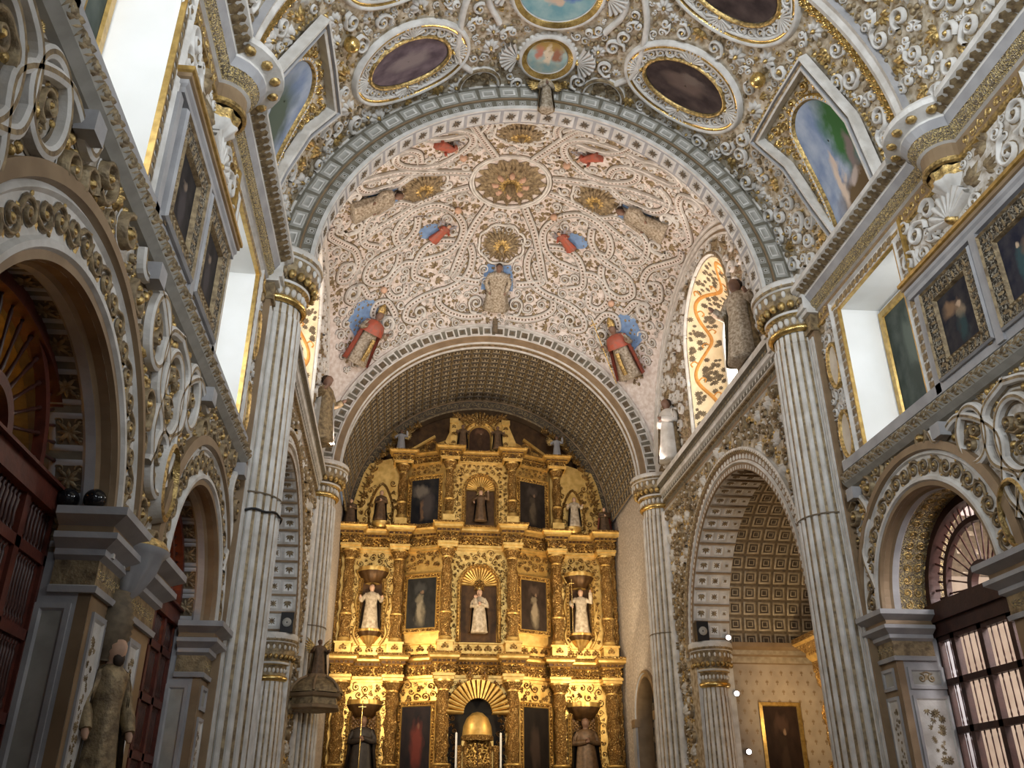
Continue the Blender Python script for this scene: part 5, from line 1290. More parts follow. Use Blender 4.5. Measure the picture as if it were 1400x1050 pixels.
for y in (28.9 - 1.35, 28.9 + 1.35): m.box(4.95, 5.15, y - .22, y + .22, 4.5, 4.75, 0); m.box(4.98, 5.15, y - .18, y + .18, 0, 4.5, 1)
m.build('chancel_niche', ['brown', 'grey', 'dark', 'umber'], cw)
m = MB(); SB = S_barrel(5.0); U, V = np.meshgrid([YB + .45, YR], np.linspace(0, 5.0 * PI, 90), indexing='ij'); m.grid(SB(U, V, 0 * U), 0)
cc = m.build('ceiling_chancel', ['umber'], kind='structure')
m = MB(); st = .36; us = np.arange(YB + .7, YR - .3, st); nv = 44; vs = (np.arange(nv) + .5) * 5.0 * PI / nv
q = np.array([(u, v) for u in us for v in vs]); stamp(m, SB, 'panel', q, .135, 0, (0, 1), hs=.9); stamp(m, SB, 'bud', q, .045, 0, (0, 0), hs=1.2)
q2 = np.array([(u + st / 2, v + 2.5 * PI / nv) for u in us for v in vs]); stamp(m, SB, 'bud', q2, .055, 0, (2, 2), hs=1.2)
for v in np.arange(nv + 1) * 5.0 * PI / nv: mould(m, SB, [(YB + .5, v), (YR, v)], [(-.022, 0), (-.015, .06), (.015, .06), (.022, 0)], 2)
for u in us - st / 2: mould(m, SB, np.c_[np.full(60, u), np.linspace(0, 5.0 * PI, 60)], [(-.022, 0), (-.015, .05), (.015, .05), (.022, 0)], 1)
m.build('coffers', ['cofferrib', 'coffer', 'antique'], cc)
m = MB(); S = S_front(32.15)
mould(m, S, arc(0, ZC, 5.0, 0, PI, 80), [(0, -.4), (0, .03), (.05, .05), (.08, .02), (.36, .02), (.40, .06), (.46, .06), (.46, -.4)], [0, 0, 0, 1, 0, 2, 0])
q, a = along(arc(0, ZC, 4.78, .02, PI - .02, 80), .24); fl = np.where(np.arange(len(q)) % 2, 1, -1); stamp(m, S, 'scroll', q, .13, a + fl * .5, (2, 2), fl, .8, h0=.02)
m.build('trim_3', ['brown', 'coffer', 'antique'], kind='structure')
# ================================================================== HIGH ALTARPIECE
AX, Y1, Y2 = -.07, 32.05, 31.45
def yf(x):
    a = np.abs(np.asarray(x, float) - AX); return np.where(a > 2.75, Y1, np.where(a < 1.35, Y2, Y2 + (Y1 - Y2) * (a - 1.35) / 1.4))
def SR(u, v, h): u = np.asarray(u, float); return stk(u, yf(u) - np.asarray(h), np.asarray(v, float))
ALT = thing('altarpiece', 'towering gilded altarpiece of three tiers filling the end wall of the chancel', 'altarpiece', (AX, 32.2, 0))
def altarpiece():
    b = MB(); xs = np.concatenate([np.linspace(-5.0, -2.75, 12), np.linspace(-2.75, -1.35, 5), np.linspace(-1.35, 1.35, 9), np.linspace(1.35, 2.75, 5), np.linspace(2.75, 5.0, 12)]) + AX
    zt = 12 + np.sqrt(np.maximum(0, 4.75 ** 2 - xs ** 2)); zt = np.where(np.abs(xs - AX) > 1.1, np.minimum(zt, 15.3 - .30 * np.abs(xs - AX)), np.minimum(zt, 15.75))
    b.grid(np.stack([SR(xs, 0 * xs, 0 * xs), SR(xs, zt, 0 * xs), SR(xs, zt, 0 * xs - .5)], 1), 0, smooth=False)
    b.build('back_board', ['altar'], ALT)
    COLX = [-4.62, -2.87, -1.17, 1.17, 2.87, 4.70]
    out = lambda x: float(yf(x + AX)) - .30
    def column(x, z0, z1, r, fat=False):
        m = MB(); y = out(x); H = z1 - z0; c = (AX + x, y, 0)
        rr = r * (1.25 if fat else 1)
        m.lathe([(r * 1.35, z0), (r * 1.35, z0 + .05), (r * 1.1, z0 + .08), (r * 1.25, z0 + .13), (r, z0 + .17)], c, 20, 1)
        zz = np.linspace(z0 + .17, z1 - .34, 44)
        prof = [(rr if (z - z0) / H < .3 else r * (1 - .12 * (z - z0) / H), z) for z in zz]
        m.lathe(prof, c, 30, 0, rf=lambda A, z: 1 + .15 * np.sin(2 * A - z * 9) + .10 * np.sin(7 * A + z * 21) * math.sin(z * 23) )
        m.lathe([(rr * 1.0, z0 + .3 * H - .04), (rr * 1.25, z0 + .3 * H), (rr * 1.0, z0 + .3 * H + .04)], c, 20, 1)
        m.lathe([(r * .9, z1 - .36), (r * 1.05, z1 - .33), (r * .9, z1 - .30), (r * 1.15, z1 - .18), (r * 1.5, z1 - .06), (r * 1.5, z1)], c, 20, [1, 1, 0, 0, 1], rf=lambda A, z: 1 + (.12 * np.cos(8 * A) if z > z1 - .29 and z < z1 - .05 else 0))
        m.build('column', ['altarb', 'altar'], ALT)
    for x in COLX:
        column(x, 7.32, 10.58, .19); column(x, 2.3, 6.05, .21, True)
    for x in (-2.9, -1.17, 1.17, 2.95): column(x, 11.78, 13.92, .16)
    def entab(z0, z1, cols, x0, x1, n):
        H = z1 - z0; path = []
        ext = sorted([x0, x1] + [c for c in (-2.75, -1.35, 1.35, 2.75) if x0 < c < x1] + [c + e for c in cols for e in (-.30, .30)])
        for x in ext:
            q = (AX + x, float(yf(AX + x)))
            near = [c for c in cols if abs(abs(x - c) - .30) < 1e-6]
            if near:
                w = (AX + x, out(near[0]) - .22)
                path += [q, w] if x < near[0] else [w, q]
            elif not any(abs(x - c) < .30 for c in cols): path.append(q)
        P = lambda o, f: (o, z0 + f * H)
        prof = [P(0, 0), P(.04, .0), P(.04, .10), P(.07, .12), P(.07, .22), P(.03, .24), P(.03, .58), P(.10, .62), P(.10, .72), P(.20, .78), P(.20, .86), P(.26, .92), P(.26, 1.0), P(0, 1.02)]
        m = MB(); sweep_h(m, path, prof, [0, 0, 0, 0, 0, 1, 0, 2, 0, 0, 0, 3, 3], side=-1)
        for a, c in zip(path[:-1], path[1:]):
            L = math.hypot(c[0] - a[0], c[1] - a[1])
            if L < .35 : 
                if L > .3: pass
            k = max(1, int(L / .13)); dx, dy = (c[0] - a[0]) / L, (c[1] - a[1]) / L
            Sg = lambda u, v, h, a=a, dx=dx, dy=dy: stk(a[0] + dx * np.asarray(u) + dy * np.asarray(h), a[1] + dy * np.asarray(u) - dx * np.asarray(h), np.asarray(v, float))
            us = (np.arange(k) + .5) * L / k
            stamp(m, lambda u, v, h, Sg=Sg: Sg(u, v, np.asarray(h) + .10), 'bud', np.c_[us, np.full(k, z0 + .67 * H)], .04, 0, (3, 3), hs=1.6)
            if L > .5:
                k = max(2, int(L / (.36 * H + .06))); us = (np.arange(k) + .5) * L / k
                stamp(m, lambda u, v, h, Sg=Sg: Sg(u, v, np.asarray(h) + .03), 'cscroll', np.c_[us, np.full(k, z0 + .41 * H)], .19 * H + .02, 0, (3, 3), hs=1.3)
        for c in cols:
            stamp(m, lambda u, v, h, c=c: stk(np.asarray(u, float), out(c) - .25 - np.asarray(h), np.asarray(v, float)), 'flower', [(AX + c, z0 + .41 * H)], .14 * H + .02, 0, (2, 3))
        m.build('entablature', ['altar', 'altarc', 'altard', 'altarb'], ALT)
    entab(6.05, 6.93, COLX, -5.0, 5.0, 1); entab(10.58, 11.48, COLX, -5.0, 5.0, 2); entab(13.92, 14.42, [-2.9, -1.17, 1.17, 2.95], -3.3, 3.3, 3)
    m = MB()
    for x in COLX:
        for z0, z1 in ((6.95, 7.32), (1.7, 2.3)):
            y = out(x); m.box(AX + x - .27, AX + x + .27, y - .27, y + .35, z0, z1, 0); m.box(AX + x - .31, AX + x + .31, y - .31, y + .35, z1 - .07, z1, 0)
            stamp(m, S_front(y - .27), 'cscroll', [(AX + x, (z0 + z1) / 2 - .03)], .15, 0, (1, 1))
    for x in (-2.9, -1.17, 1.17, 2.95):
        y = out(x); m.box(AX + x - .22, AX + x + .22, y - .22, y + .35, 11.48, 11.78, 0)
    m.build('pedestals', ['altar', 'altarb'], ALT)['kind'] = 'stuff'
    # predella bands and carved fields between
    m = MB()
    for a, c in ((-4.3, -3.2), (-2.55, -1.45), (-.85, .85), (1.45, 2.55), (3.2, 4.4)):
        for z in (7.12,):
            k = int((c - a) / .3); us = a + (np.arange(k) + .5) * (c - a) / k + AX
            stamp(m, SR, 'cscroll', np.c_[us, np.full(k, z)], .16, 0, (1, 1), hs=1.2)
            mould(m, SR, [(a + AX, z - .17), (c + AX, z - .17)], [(-.03, 0), (-.02, .06), (.02, .06), (.03, 0)], 0); mould(m, SR, [(a + AX, z + .19), (c + AX, z + .19)], [(-.03, 0), (-.02, .06), (.02, .06), (.03, 0)], 0)
        if abs(a) > .9 or a < -1:
            pass
    def field(x0, x1, z0, z1, r0, r1, seed, avoid=None):
        P = scatter((lambda u, v: True) if avoid is None else avoid, (x0 + AX, x1 + AX, z0, z1), r0, r1, (), 900, .9, seed); foliage(m, SR, P, seed, (1, 1), hs=1.5)
    for e in (-1, 1):
        a, c = sorted((e * 1.5, e * 2.6)); field(a, c, 9.98, 10.5, .07, .14, 3 + e); field(a, c, 5.45, 6.0, .07, .15, 5 + e); field(a, c, 13.62, 13.9, .05, .09, 15 + e)
        a, c = sorted((e * 3.15, e * 4.35)); field(a, c, 5.35, 5.98, .07, .15, 7 + e); field(a, c, 10.05, 10.5, .07, .13, 9 + e)
        for (b0, b1) in ((3.12, 3.36), (4.2, 4.42)):
            a2, c2 = sorted((e * b0, e * b1)); field(a2, c2, 7.5, 10.0, .06, .11, 11 + e); field(a2, c2, 3.0, 5.3, .06, .11, 13 + e)
        a, c = sorted((e * .72, e * 1.0)); field(a, c, 7.4, 10.4, .05, .10, 21 + e); field(a, c, 11.6, 13.8, .05, .10, 23 + e); field(a, c, 2.5, 5.0, .05, .1, 27 + e)
        a, c = sorted((e * 3.1, e * 4.6)); field(a, c, 11.55, 13.4, .06, .15, 25 + e, lambda u, v: 12 + math.sqrt(max(0, 4.5 ** 2 - u * u)) > v + .25 and abs(abs(u - AX) - 3.62) > .32)
        a, c = sorted((e * 1.4, e * 2.8)); field(a, c, 14.35, 14.7, .07, .15, 29 + e)
    field(-.65, .65, 9.95, 10.5, .07, .14, 31); field(-.7, .7, 13.55, 13.9, .06, .1, 33); field(-.9, .9, 5.85, 6.02, .05, .08, 34)
    m.build('carved_fields', ['altar', 'altarb'], ALT)['kind'] = 'stuff'
    # niches with shells
    def niche(x, z0, zs, w, shell=True, lattice=False):
        m = MB(); u = x + AX; S = lambda a, c, h: SR(a, c, np.asarray(h) + .01)
        m.sheet(arch_hole(u, w, zs, z0), [], S, 0)  # flat dark sheet, coloured as the shade of a hollow
        mould(m, SR, arch_hole(u, w, zs, z0), [(-.14, 0), (-.14, .16), (-.05, .22), (0, .18), (.02, .01)], [1, 1, 2, 1])
        q, a = along(arch_hole(u, w + .08, zs, z0), .12); stamp(m, lambda a_, c, h: SR(a_, c, np.asarray(h) + .18), 'bud', q, .045, 0, (2, 2))
        if shell:
            for an in np.linspace(.12, PI - .12, 17):
                d = np.array([math.cos(an), math.sin(an)]); p = np.array([(u, zs) + d * k for k in (w * .3, w * .65, w * .98)])
                V, F, k = flat_ribbon(p, np.array([.04, .09, .14]) * w * 1.3, .12, m.n); m.v.append(SR(V[:, 0], V[:, 1], V[:, 2] + .02)); m.f.append((F, 1, True)); m.n += k
            stamp(m, SR, 'flower', [(u, zs + .02)], w * .42, 0, (2, 2), hs=1.2, h0=.1)
        if lattice:
            for k in np.arange(-2.2, 2.2, .13):
                for e in (-1, 1):
                    p = [(u + e * t, zs - .9 + t + k) for t in np.linspace(-w, w, 6)]; p = [q for q in p if z0 < q[1] < zs + .15]
                    if len(p) > 1: mould(m, S, p, [(-.018, 0), (-.01, .03), (.01, .03), (.018, 0)], 2)
        m.build('niche', ['altard', 'altar', 'altarb'], ALT)
    niche(0, 7.35, 9.30, .64); niche(0, 11.52, 12.85, .54)
    for e in (-3.77, 3.72):
        niche(e, 7.75, 9.35, .36, False); niche(e, 2.7, 4.85, .42, False, True)
        m = MB(); u = e + AX
        for z, w in ((9.72, .52), (5.2, .55)):   # scalloped canopies
            m.lathe([(w, z + .25), (w * 1.02, z + .10), (w * .8, z - .12), (w * .5, z - .3), (.05, z - .34)], (u, Y1 - .02, 0), 30, [0, 1, 1, 0], PI, 2 * PI, rf=lambda A, zz: 1 + .07 * np.abs(np.sin(6 * A)))
        for z, w in ((7.72, .40),):
            m.lathe([(w * 1.05, z + .08), (w * 1.05, z), (w * .8, z - .15), (w * .5, z - .32), (.06, z - .5)], (u, Y1 - .02, 0), 26, [0, 1, 0, 0], PI, 2 * PI, rf=lambda A, zz: 1 + .06 * np.cos(8 * A))
        m.lathe([(.34, 11.72), (.34, 11.64), (.24, 11.5)], (e * .96 + AX, Y1 - .02, 0), 20, 0, PI, 2 * PI)
        m.build('canopy', ['altar', 'altard'], ALT)
        m = MB(); S2 = SR
        mould(m, SR, spline([(u - .36, 7.3), (u - .56, 7.7), (u - .44, 8.2), (u - .56, 8.8), (u - .40, 9.4), (u - .58, 9.9)], 6), [(-.06, 0), (-.04, .12), (.04, .12), (.06, 0)], 0, smooth=True)
        mould(m, SR, spline([(u + .36, 7.3), (u + .56, 7.7), (u + .44, 8.2), (u + .56, 8.8), (u + .40, 9.4), (u + .58, 9.9)], 6), [(-.06, 0), (-.04, .12), (.04, .12), (.06, 0)], 0, smooth=True)
        q, _ = along(spline([(u - .46, 7.5), (u - .46, 9.8)], 4), .14); q2 = q + [.92, 0]
        stamp(m, SR, 'bud', np.vstack([q, q2]), .055, 0, (1, 1), h0=.1, hs=1.2); m.build('scrolled_frame', ['altar', 'altarb'], ALT)
        # shallow pointed niche of the third tier
        m = MB(); u = e * .97 + AX; mould(m, SR, spline([(u - .42, 11.65), (u - .40, 12.5), (u, 13.25), (u + .40, 12.5), (u + .42, 11.65)], 6), [(-.05, 0), (-.03, .07), (.03, .07), (.05, 0)], 0, smooth=True); m.build('niche_border', ['altarb'], ALT)
    # central tabernacle under a great shell
    m = MB(); zs = 5.0; w = .95; u = AX
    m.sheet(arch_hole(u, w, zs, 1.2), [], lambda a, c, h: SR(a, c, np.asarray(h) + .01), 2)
    for an in np.linspace(.06, PI - .06, 19):
        d = np.array([math.cos(an), math.sin(an)]); p = np.array([(u, zs) + d * k for k in (w * .5, w * .8, w * 1.12)])
        V, F, k = flat_ribbon(p, np.array([.08, .13, .19]), .3, m.n); m.v.append(SR(V[:, 0], V[:, 1], V[:, 2] * (1.2 - np.hypot(V[:, 0] - u, V[:, 1] - zs) / w * .0) + .06)); m.f.append((F, 0, True)); m.n += k
    mould(m, SR, arch_hole(u, w + .06, zs, 1.2), [(-.10, 0), (-.08, .14), (0, .1), (.0, .02)], [0, 1, 0])
    m.build('great_shell', ['altar', 'altarb', 'dark'], ALT)
    m = MB(); y = Y2 - .35
    m.box(u - .52, u + .52, y, Y2, 1.2, 4.15, 0); m.lathe([(.52, 4.15), (.54, 4.2), (.54, 4.28), (.50, 4.32), (.47, 4.6), (.36, 4.86), (.18, 5.02), (.02, 5.06)], (u, y + .2, 0), 28, [1, 1, 1, 0, 0, 0, 0])
    for e in (-.6, .6): m.lathe([(.09, 1.2), (.09, 3.8), (.13, 3.86), (.13, 3.95), (.10, 4.0)], (u + e, y - .02, 0), 14, 1)
    Sf = S_front(y); m.sheet(arch_hole(u, .40, 3.9, 1.2), [], lambda a, c, h: Sf(a, c, np.asarray(h) + .012), 2); mould(m, Sf, arch_hole(u, .40, 3.9, 1.2), [(-.08, 0), (-.07, .06), (0, .06), (.02, .01)], 1); mould(m, Sf, [(u, 1.2), (u, 4.28)], [(-.015, .01), (-.01, .03), (.01, .03), (.015, .01)], 3)
    for e in (-.2, .2): stamp(m, lambda a, c, h: Sf(a, c, np.asarray(h) + .02), 'shell', [(u + e, 3.3), (u + e, 2.4)], .2, 0, (1, 1))
    m.build('tabernacle', ['altar', 'altarb', 'altarc', 'altard'], ALT)
    # attic
    m = MB(); S = lambda a, c, h: SR(a, c, np.asarray(h) + .05); u = AX - .06
    m.box(u - 1.15, u + 1.15, Y2 - .02, Y2 + .4, 14.42, 15.6, 0)
    mould(m, S, arch_hole(u, .40, 15.05, 14.5), [(-.26, 0), (-.26, .08), (-.18, .12), (-.14, .06), (-.06, .06), (-.03, .1), (0, .02)], [0, 1, 0, 0, 1, 0])
    for e in (-1, 1):
        m.box(u + e * 1.0 - .12, u + e * 1.0 + .12, Y2 - .14, Y2, 14.42, 15.7, 0); m.box(u + e * 1.0 - .16, u + e * 1.0 + .16, Y2 - .18, Y2, 15.55, 15.75, 0)
        q = np.c_[u + e * 1.0, 15.0][0:1]; stamp(m, S_front(Y2 - .14), 'cscroll', [(u + e, 14.75), (u + e, 15.1), (u + e, 15.4)], .11, 0, (1, 1))
        for k in range(3):
            p0 = np.array([u + e * (.15 + .18 * k), Y2 - .1, 15.5 - .05 * k]); m.tube([p0, p0 + [e * .28, -.05, .42]], .035, 6, 1)
    stamp(m, S, 'shell', [(u, 15.75)], .36, 0, (1, 1), hs=1.2); stamp(m, S, 'acanthus', [(u - .55, 15.85), (u + .55, 15.85), (u - .9, 15.9), (u + .9, 15.9)], .26, [.5, -.5, .8, -.8], (1, 1), hs=1.2)
    for e in (-1, 1):
        mould(m, SR, [(u + e * 2.75, 14.5), (u + e * 1.7, 15.05)][::e], [(-.06, 0), (-.05, .16), (.05, .16), (.06, 0)], 0)
        c = (u + e * 1.82, 14.68); mould(m, SR, oval(*c, .2, .2, 0, 24), [(-.05, 0), (-.03, .1), (.03, .1), (.05, 0)], [0, 1, 0], closed=True); m.sheet([tuple(q) for q in oval(*c, .19, .19, 0, 20)], [], lambda a, c_, h: SR(a, c_, np.asarray(h) + .03), 2)
    m.build('attic', ['altar', 'altarb', 'altard'], ALT)
    # gilded crest along the arch, rope borders
    S = S_front(Y1 - .0)
    for e in (-1, 1):
        m = MB(); th = np.linspace(.10, .98, 12); th = th if e > 0 else PI - th
        q = np.c_[4.5 * np.cos(th), ZC + 4.5 * np.sin(th)]; stamp(m, S, 'acanthus', q, .24, th - PI / 2 + .5 * e, (0, 0), hs=1.5)
        m.build('crest', ['altarb'], ALT)
    for e in (-5.0, 5.04):
        m = MB(); zz = np.linspace(0, 11.6, 160); m.lathe([(.085, z) for z in zz], (AX + e, Y1 - .06, 0), 12, 0, rf=lambda A, z: 1 + .22 * np.sin(2 * A - z * 16)); m.build('rope_border', ['altarb'], ALT)
altarpiece()

def altar_painting(x0, x1, z0, z1, mat, lab, rope=False, h=.06):
    t = thing('framed_painting', lab, 'painting', tuple(SR(AX + (x0 + x1) / 2, z0, 0.0)), group='paintings of the altarpiece')
    S = lambda a, c, hh: SR(a, c, np.asarray(hh) + .01); x0 += AX; x1 += AX
    f = MB(); w = .17
    mould(f, S, rect(x0 - w, x1 + w, z0 - w, z1 + w), [(0, 0), (0, .10), (.03, .12), (.05, .08), (.13, .08), (.15, .10), (.19, .03)], [0, 0, 0, 1, 0, 0], closed=True)
    q, a = along(np.vstack([rect(x0 - w * .45, x1 + w * .45, z0 - w * .45, z1 + w * .45), rect(x0 - w * .45, x1 + w * .45, z0 - w * .45, z1 + w * .45)[:1]]), .10)
    stamp(f, lambda u, v, hh: S(u, v, np.asarray(hh) + .08), 'leaf' if rope else 'bud', q, .12 if rope else .04, a + .9, (2, 2), hs=1.3)
    f.build('frame', ['altar', 'altarc', 'altarb'], t)
    c = MB(); c.poly([tuple(S(u, v, h)) for u, v in ((x0, z0), (x1, z0), (x1, z1), (x0, z1))]); c.build('canvas', [mat], t)
def friar(n, rob, bg=(.017, .016, .013), fx=.5):
    return oil(n, bg, tuple(k * 1.8 for k in bg), [(fx, .82, .22, .12, tuple(k * 3 for k in bg)), (fx + .02, .26, .19, .24, tuple(k * .45 for k in rob)), (fx, .38, .11, .26, tuple(k * .8 for k in rob)), (fx - .02, .60, .13, .07, tuple(k * .55 for k in rob)), (fx + .03, .72, .06, .05, (.20, .13, .085))], 0, 2)
altar_painting(-2.55, -1.55, 11.62, 13.35, oil('oil_t3_left', (.012, .014, .020), (.035, .032, .03), [(.6, .45, .25, .35, (.07, .06, .06)), (.35, .75, .3, .15, (.16, .14, .12)), (.4, .3, .08, .25, (.20, .12, .07))], 0, 2), 'rope-framed dark oil in the top tier left of the middle niche', True)
altar_painting(1.50, 2.50, 11.62, 13.35, friar('oil_t3_right', (.11, .085, .06), (.022, .017, .014)), 'rope-framed dark oil in the top tier right of the middle niche', True)
altar_painting(-2.52, -1.52, 7.85, 9.60, friar('oil_t2_left', (.30, .26, .19), (.017, .017, .017), .45), 'middle-tier oil of a pale robed figure, left of the crowned shell niche')
altar_painting(1.52, 2.48, 7.85, 9.60, friar('oil_t2_right', (.34, .27, .18), (.026, .017, .012), .52), 'middle-tier oil of a white robed figure on brown, right of the central shell niche')
altar_painting(-2.50, -1.55, 2.6, 5.25, oil('oil_t1_left', (.010, .009, .013), (.024, .016, .018), [(.55, .55, .22, .32, (.13, .03, .025)), (.55, .8, .08, .06, (.15, .07, .05))], 0, 2), 'lower-tier dark oil with a reddish figure, left of the great shell arch')
altar_painting(1.58, 2.48, 2.6, 5.25, oil('oil_t1_right', (.008, .005, .004), (.015, .010, .007), [(.45, .5, .2, .3, (.04, .025, .018))], 0, 2), 'lower-tier nearly black oil, right of the great shell arch')
t = thing('arched_painting', 'dark arched picture in the attic at the very top of the altarpiece', 'painting', (AX - .06, Y2, 14.5))
c = MB(); c.sheet(arch_hole(AX - .06, .40, 15.05, 14.5), [], lambda a, q, h: SR(a, q, np.asarray(h) + .065), 0); c.build('canvas', [friar('oil_attic', (.085, .045, .022), (.035, .018, .010))], t)

F = (0, -1, 0)
def saint(x, z, H, lab, **k):
    y = float(yf(AX + x)) - k.pop('off', .30); return figure('saint_statue', lab, 'statue', upright(AX + x, y, z, F), H, **k)
saint(0, 7.62, 1.5, 'pale Virgin statue holding a child in the middle-tier shell niche of the altarpiece', robe='whiterobe', mantle='brownrobe', child=True, hat='crown', seed=11)
saint(0, 11.62, 1.18, 'dark robed friar statue in the upper shell niche with golden rays', robe='brownrobe', mantle='blackrobe', arms='raised', halo=True, seed=12)
saint(-3.77, 7.80, 1.55, 'white-robed saint statue under a scalloped canopy, left end of the middle tier', robe='whiterobe', mantle='blackrobe', arms='open', seed=13)
saint(3.72, 7.80, 1.55, 'cream-robed saint statue with a staff, right end of the middle tier', robe='whiterobe', mantle='brownrobe', arms='raised', staff=True, seed=14)
saint(-3.77, 2.9, 2.05, 'black robed saint statue with a cross staff, lower left niche of the altarpiece', robe='blackrobe', mantle='blackrobe', skin='skind', staff=True, seed=15, wide=1.15)
saint(3.72, 2.9, 2.05, 'dark brown saint statue before a gold lattice, lower right niche of the altarpiece', robe='brownrobe', mantle='blackrobe', skin='skind', seed=16, wide=1.15)
saint(-3.66, 11.72, 1.15, 'brown and black saint statue on a bracket, left of the top-tier paintings', robe='brownrobe', mantle='blackrobe', seed=17)
saint(3.61, 11.72, 1.15, 'cream and black saint statue on a bracket, right of the top-tier paintings', robe='whiterobe', mantle='blackrobe', arms='open', seed=18)
saint(-4.75, 11.55, .95, 'small dark statue perched on the cornice at the far left end of the altarpiece', robe='brownrobe', mantle='blackrobe', wide=1.3, seed=19)
saint(4.75, 11.55, .95, 'small dark red statue perched on the cornice at the far right end of the altarpiece', robe='brownrobe', mantle='red', wide=1.3, seed=20)
saint(-3.05, 14.42, .95, 'dark winged angel statue on the left shoulder of the altarpiece top', robe='grey', skin='skind', arms='raised', wings=True, seed=21)
saint(3.0, 14.42, .95, 'dark winged angel statue on the right shoulder of the altarpiece top', robe='grey', skin='skind', arms='raised', wings=True, seed=22)
saint(-.72, 14.50, .95, 'dark angel statue left of the arched attic picture', robe='brownrobe', mantle='blackrobe', skin='skind', arms='open', seed=23, off=.25)
saint(.62, 14.50, .95, 'dark angel statue right of the arched attic picture', robe='brownrobe', mantle='blackrobe', skin='skind', arms='open', seed=24, off=.25)
for k, (x, z) in enumerate(((-.62, 5.85), (-.28, 6.12), (.22, 6.12), (.58, 5.85), (-.95, 5.45), (.92, 5.45))):
    figure('putto', '%s gilt putto around the rim of the great shell arch' % ('left shoulder', 'upper left inner', 'upper right inner', 'right shoulder', 'left outer', 'right outer')[k] if k else 'left shoulder gilt putto around the rim of the great shell arch', 'statue', upright(AX + x, Y2 - .24, z - .2, F), .42, 'altarb', None, 'skind', 'hair', 'open', wide=1.4, seed=30 + k)
for e, lb in ((-.72, 'tall white candle left of the tabernacle'), (.72, 'tall white candle right of the tabernacle')):
    t = thing('candle', lb, 'candle', (AX + e, Y2 - .75, 1.0), group='candles by the tabernacle')
    m = MB(); m.lathe([(.2, 0), (.2, .06), (.05, .12), (.05, 2.0), (.09, 2.1), (.03, 2.15)], (AX + e, Y2 - .75, 1.0), 14, 0); cs = m.build('candlestick', ['altar'], t)
    m = MB(); m.lathe([(.032, 3.15), (.032, 4.35), (.004, 4.37)], (AX + e, Y2 - .75, 0), 10, 0); m.build('wax_stick', ['plaster'], cs)

# ================================================================== OTHER THINGS
t = thing('pulpit_canopy', 'brown-gold hexagonal sounding board hanging beside the left chancel column', 'pulpit canopy', (-4.95, 26.1, 4.5))
m = MB(); c = (-4.95, 26.1, 0); hexa = lambda pr, mm: m.lathe(pr, c, 6, mm, PI / 6, PI / 6 + 2 * PI, smooth=False)
hexa([(0, 4.46), (.62, 4.46), (.76, 4.50), (.76, 4.58), (.70, 4.60), (.68, 4.76), (.76, 4.80), (.80, 4.88), (.74, 4.90)], [1, 0, 0, 1, 1, 0, 0, 0]); m.build('rim', ['brown', 'antique'], t)
m = MB(); m.lathe([(.74, 4.90), (.70, 5.0), (.60, 5.14), (.44, 5.26), (.26, 5.34), (.26, 5.42), (0, 5.42)], c, 36, [0, 0, 0, 0, 1, 1], rf=lambda A, z: 1 + (.06 * np.cos(12 * A) * math.cos(z * 30)))
for a in np.linspace(0, 2 * PI, 6, endpoint=False) + PI / 6: m.tube([(c[0] + r * math.cos(a), c[1] + r * math.sin(a), z) for r, z in ((.74, 4.92), (.68, 5.08), (.52, 5.25), (.30, 5.36))], .04, 6, 1)
m.build('dome', ['antique', 'brown'], t)
m = MB(); m.box(-5.55, -4.95, 26.0, 26.9, 4.6, 4.8, 0); m.build('bracket', ['brown'], t)
figure('carved_saint', 'dark carved figure standing on top of the pulpit canopy', 'statue', upright(-4.95, 26.1, 5.42, (.5, -1, 0)), .95, 'brownrobe', 'antique', 'skind', 'hair', 'open', wide=1.2, seed=41, wings=True)

# carved bracket figure on the left pier
t = thing('shell_corbel', 'grey fluted shell corbel under the impost of the left pier', 'corbel', (-5.3, 10.05, 3.8))
m = MB(); c = (-5.6, 9.98, 0)
m.lathe([(.36, ZI[-1] - .02), (.42, ZI[-1] - .12), (.36, ZI[-1] - .18), (.30, ZI[-1] - .34), (.18, ZI[-1] - .56), (.05, ZI[-1] - .68)], c, 36, [1, 0, 0, 0, 0], rf=lambda A, z: 1 + .10 * np.cos(10 * A) * (z < ZI[-1] - .25)); m.build('shell', ['grey', 'gilt'], t)
t = figure('pier_herm', 'dark bearded herm figure carved on the white and gilt left pier, beneath the shell corbel', 'statue', upright(-5.49, 9.76, 1.80, (1, -.75, 0)), 1.56, 'antique', 'umber', 'skin', 'hair', 'down', wide=.8, seed=44, beard=True)
t = thing('carved_canopy', 'dark ribbed wooden canopy over the herm of the left pier', 'canopy', (-5.4, 9.95, 3.3))
m = MB(); m.lathe([(.14 + .09 * math.sin(k / 24 * PI) - .02 * (k % 2), 3.12 + .72 * k / 24) for k in range(25)] + [(.01, 3.86)], (-5.60, 9.80, 0), 24, 0); m.build('hood', ['umber'], t)
t = thing('carved_gaine', 'tapering gilt and brown pedestal carrying the herm of the left pier', 'pedestal', (-5.45, 9.95, 0))
m = MB(); m.lathe([(.20, 0), (.20, .2), (.12, .3), (.14, .9), (.20, 1.55), (.26, 1.7), (.26, 1.75), (0, 1.75)], (-5.47, 9.78, 0), 16, [1, 1, 0, 0, 0, 1, 1], rf=lambda A, z: 1 + .1 * np.cos(5 * A + z * 6)); m.build('shaft', ['antique', 'brown'], t)
m = MB(); S = S_side(-1); m.obox((-5.50, 10.62, 1.75), (.012, 0, 0), (0, .09, 0), (0, 0, 1.1), 0); tag(m.build('notice_strip', ['plaster']), 'narrow white notice strip on the edge of the left pier', 'notice')
ct = thing('lamp_globe', 'two black glass globes', 'globe', (-5.75, 9.1, ZI[-1]))
COL.objects.unlink(ct); bpy.data.objects.remove(ct)
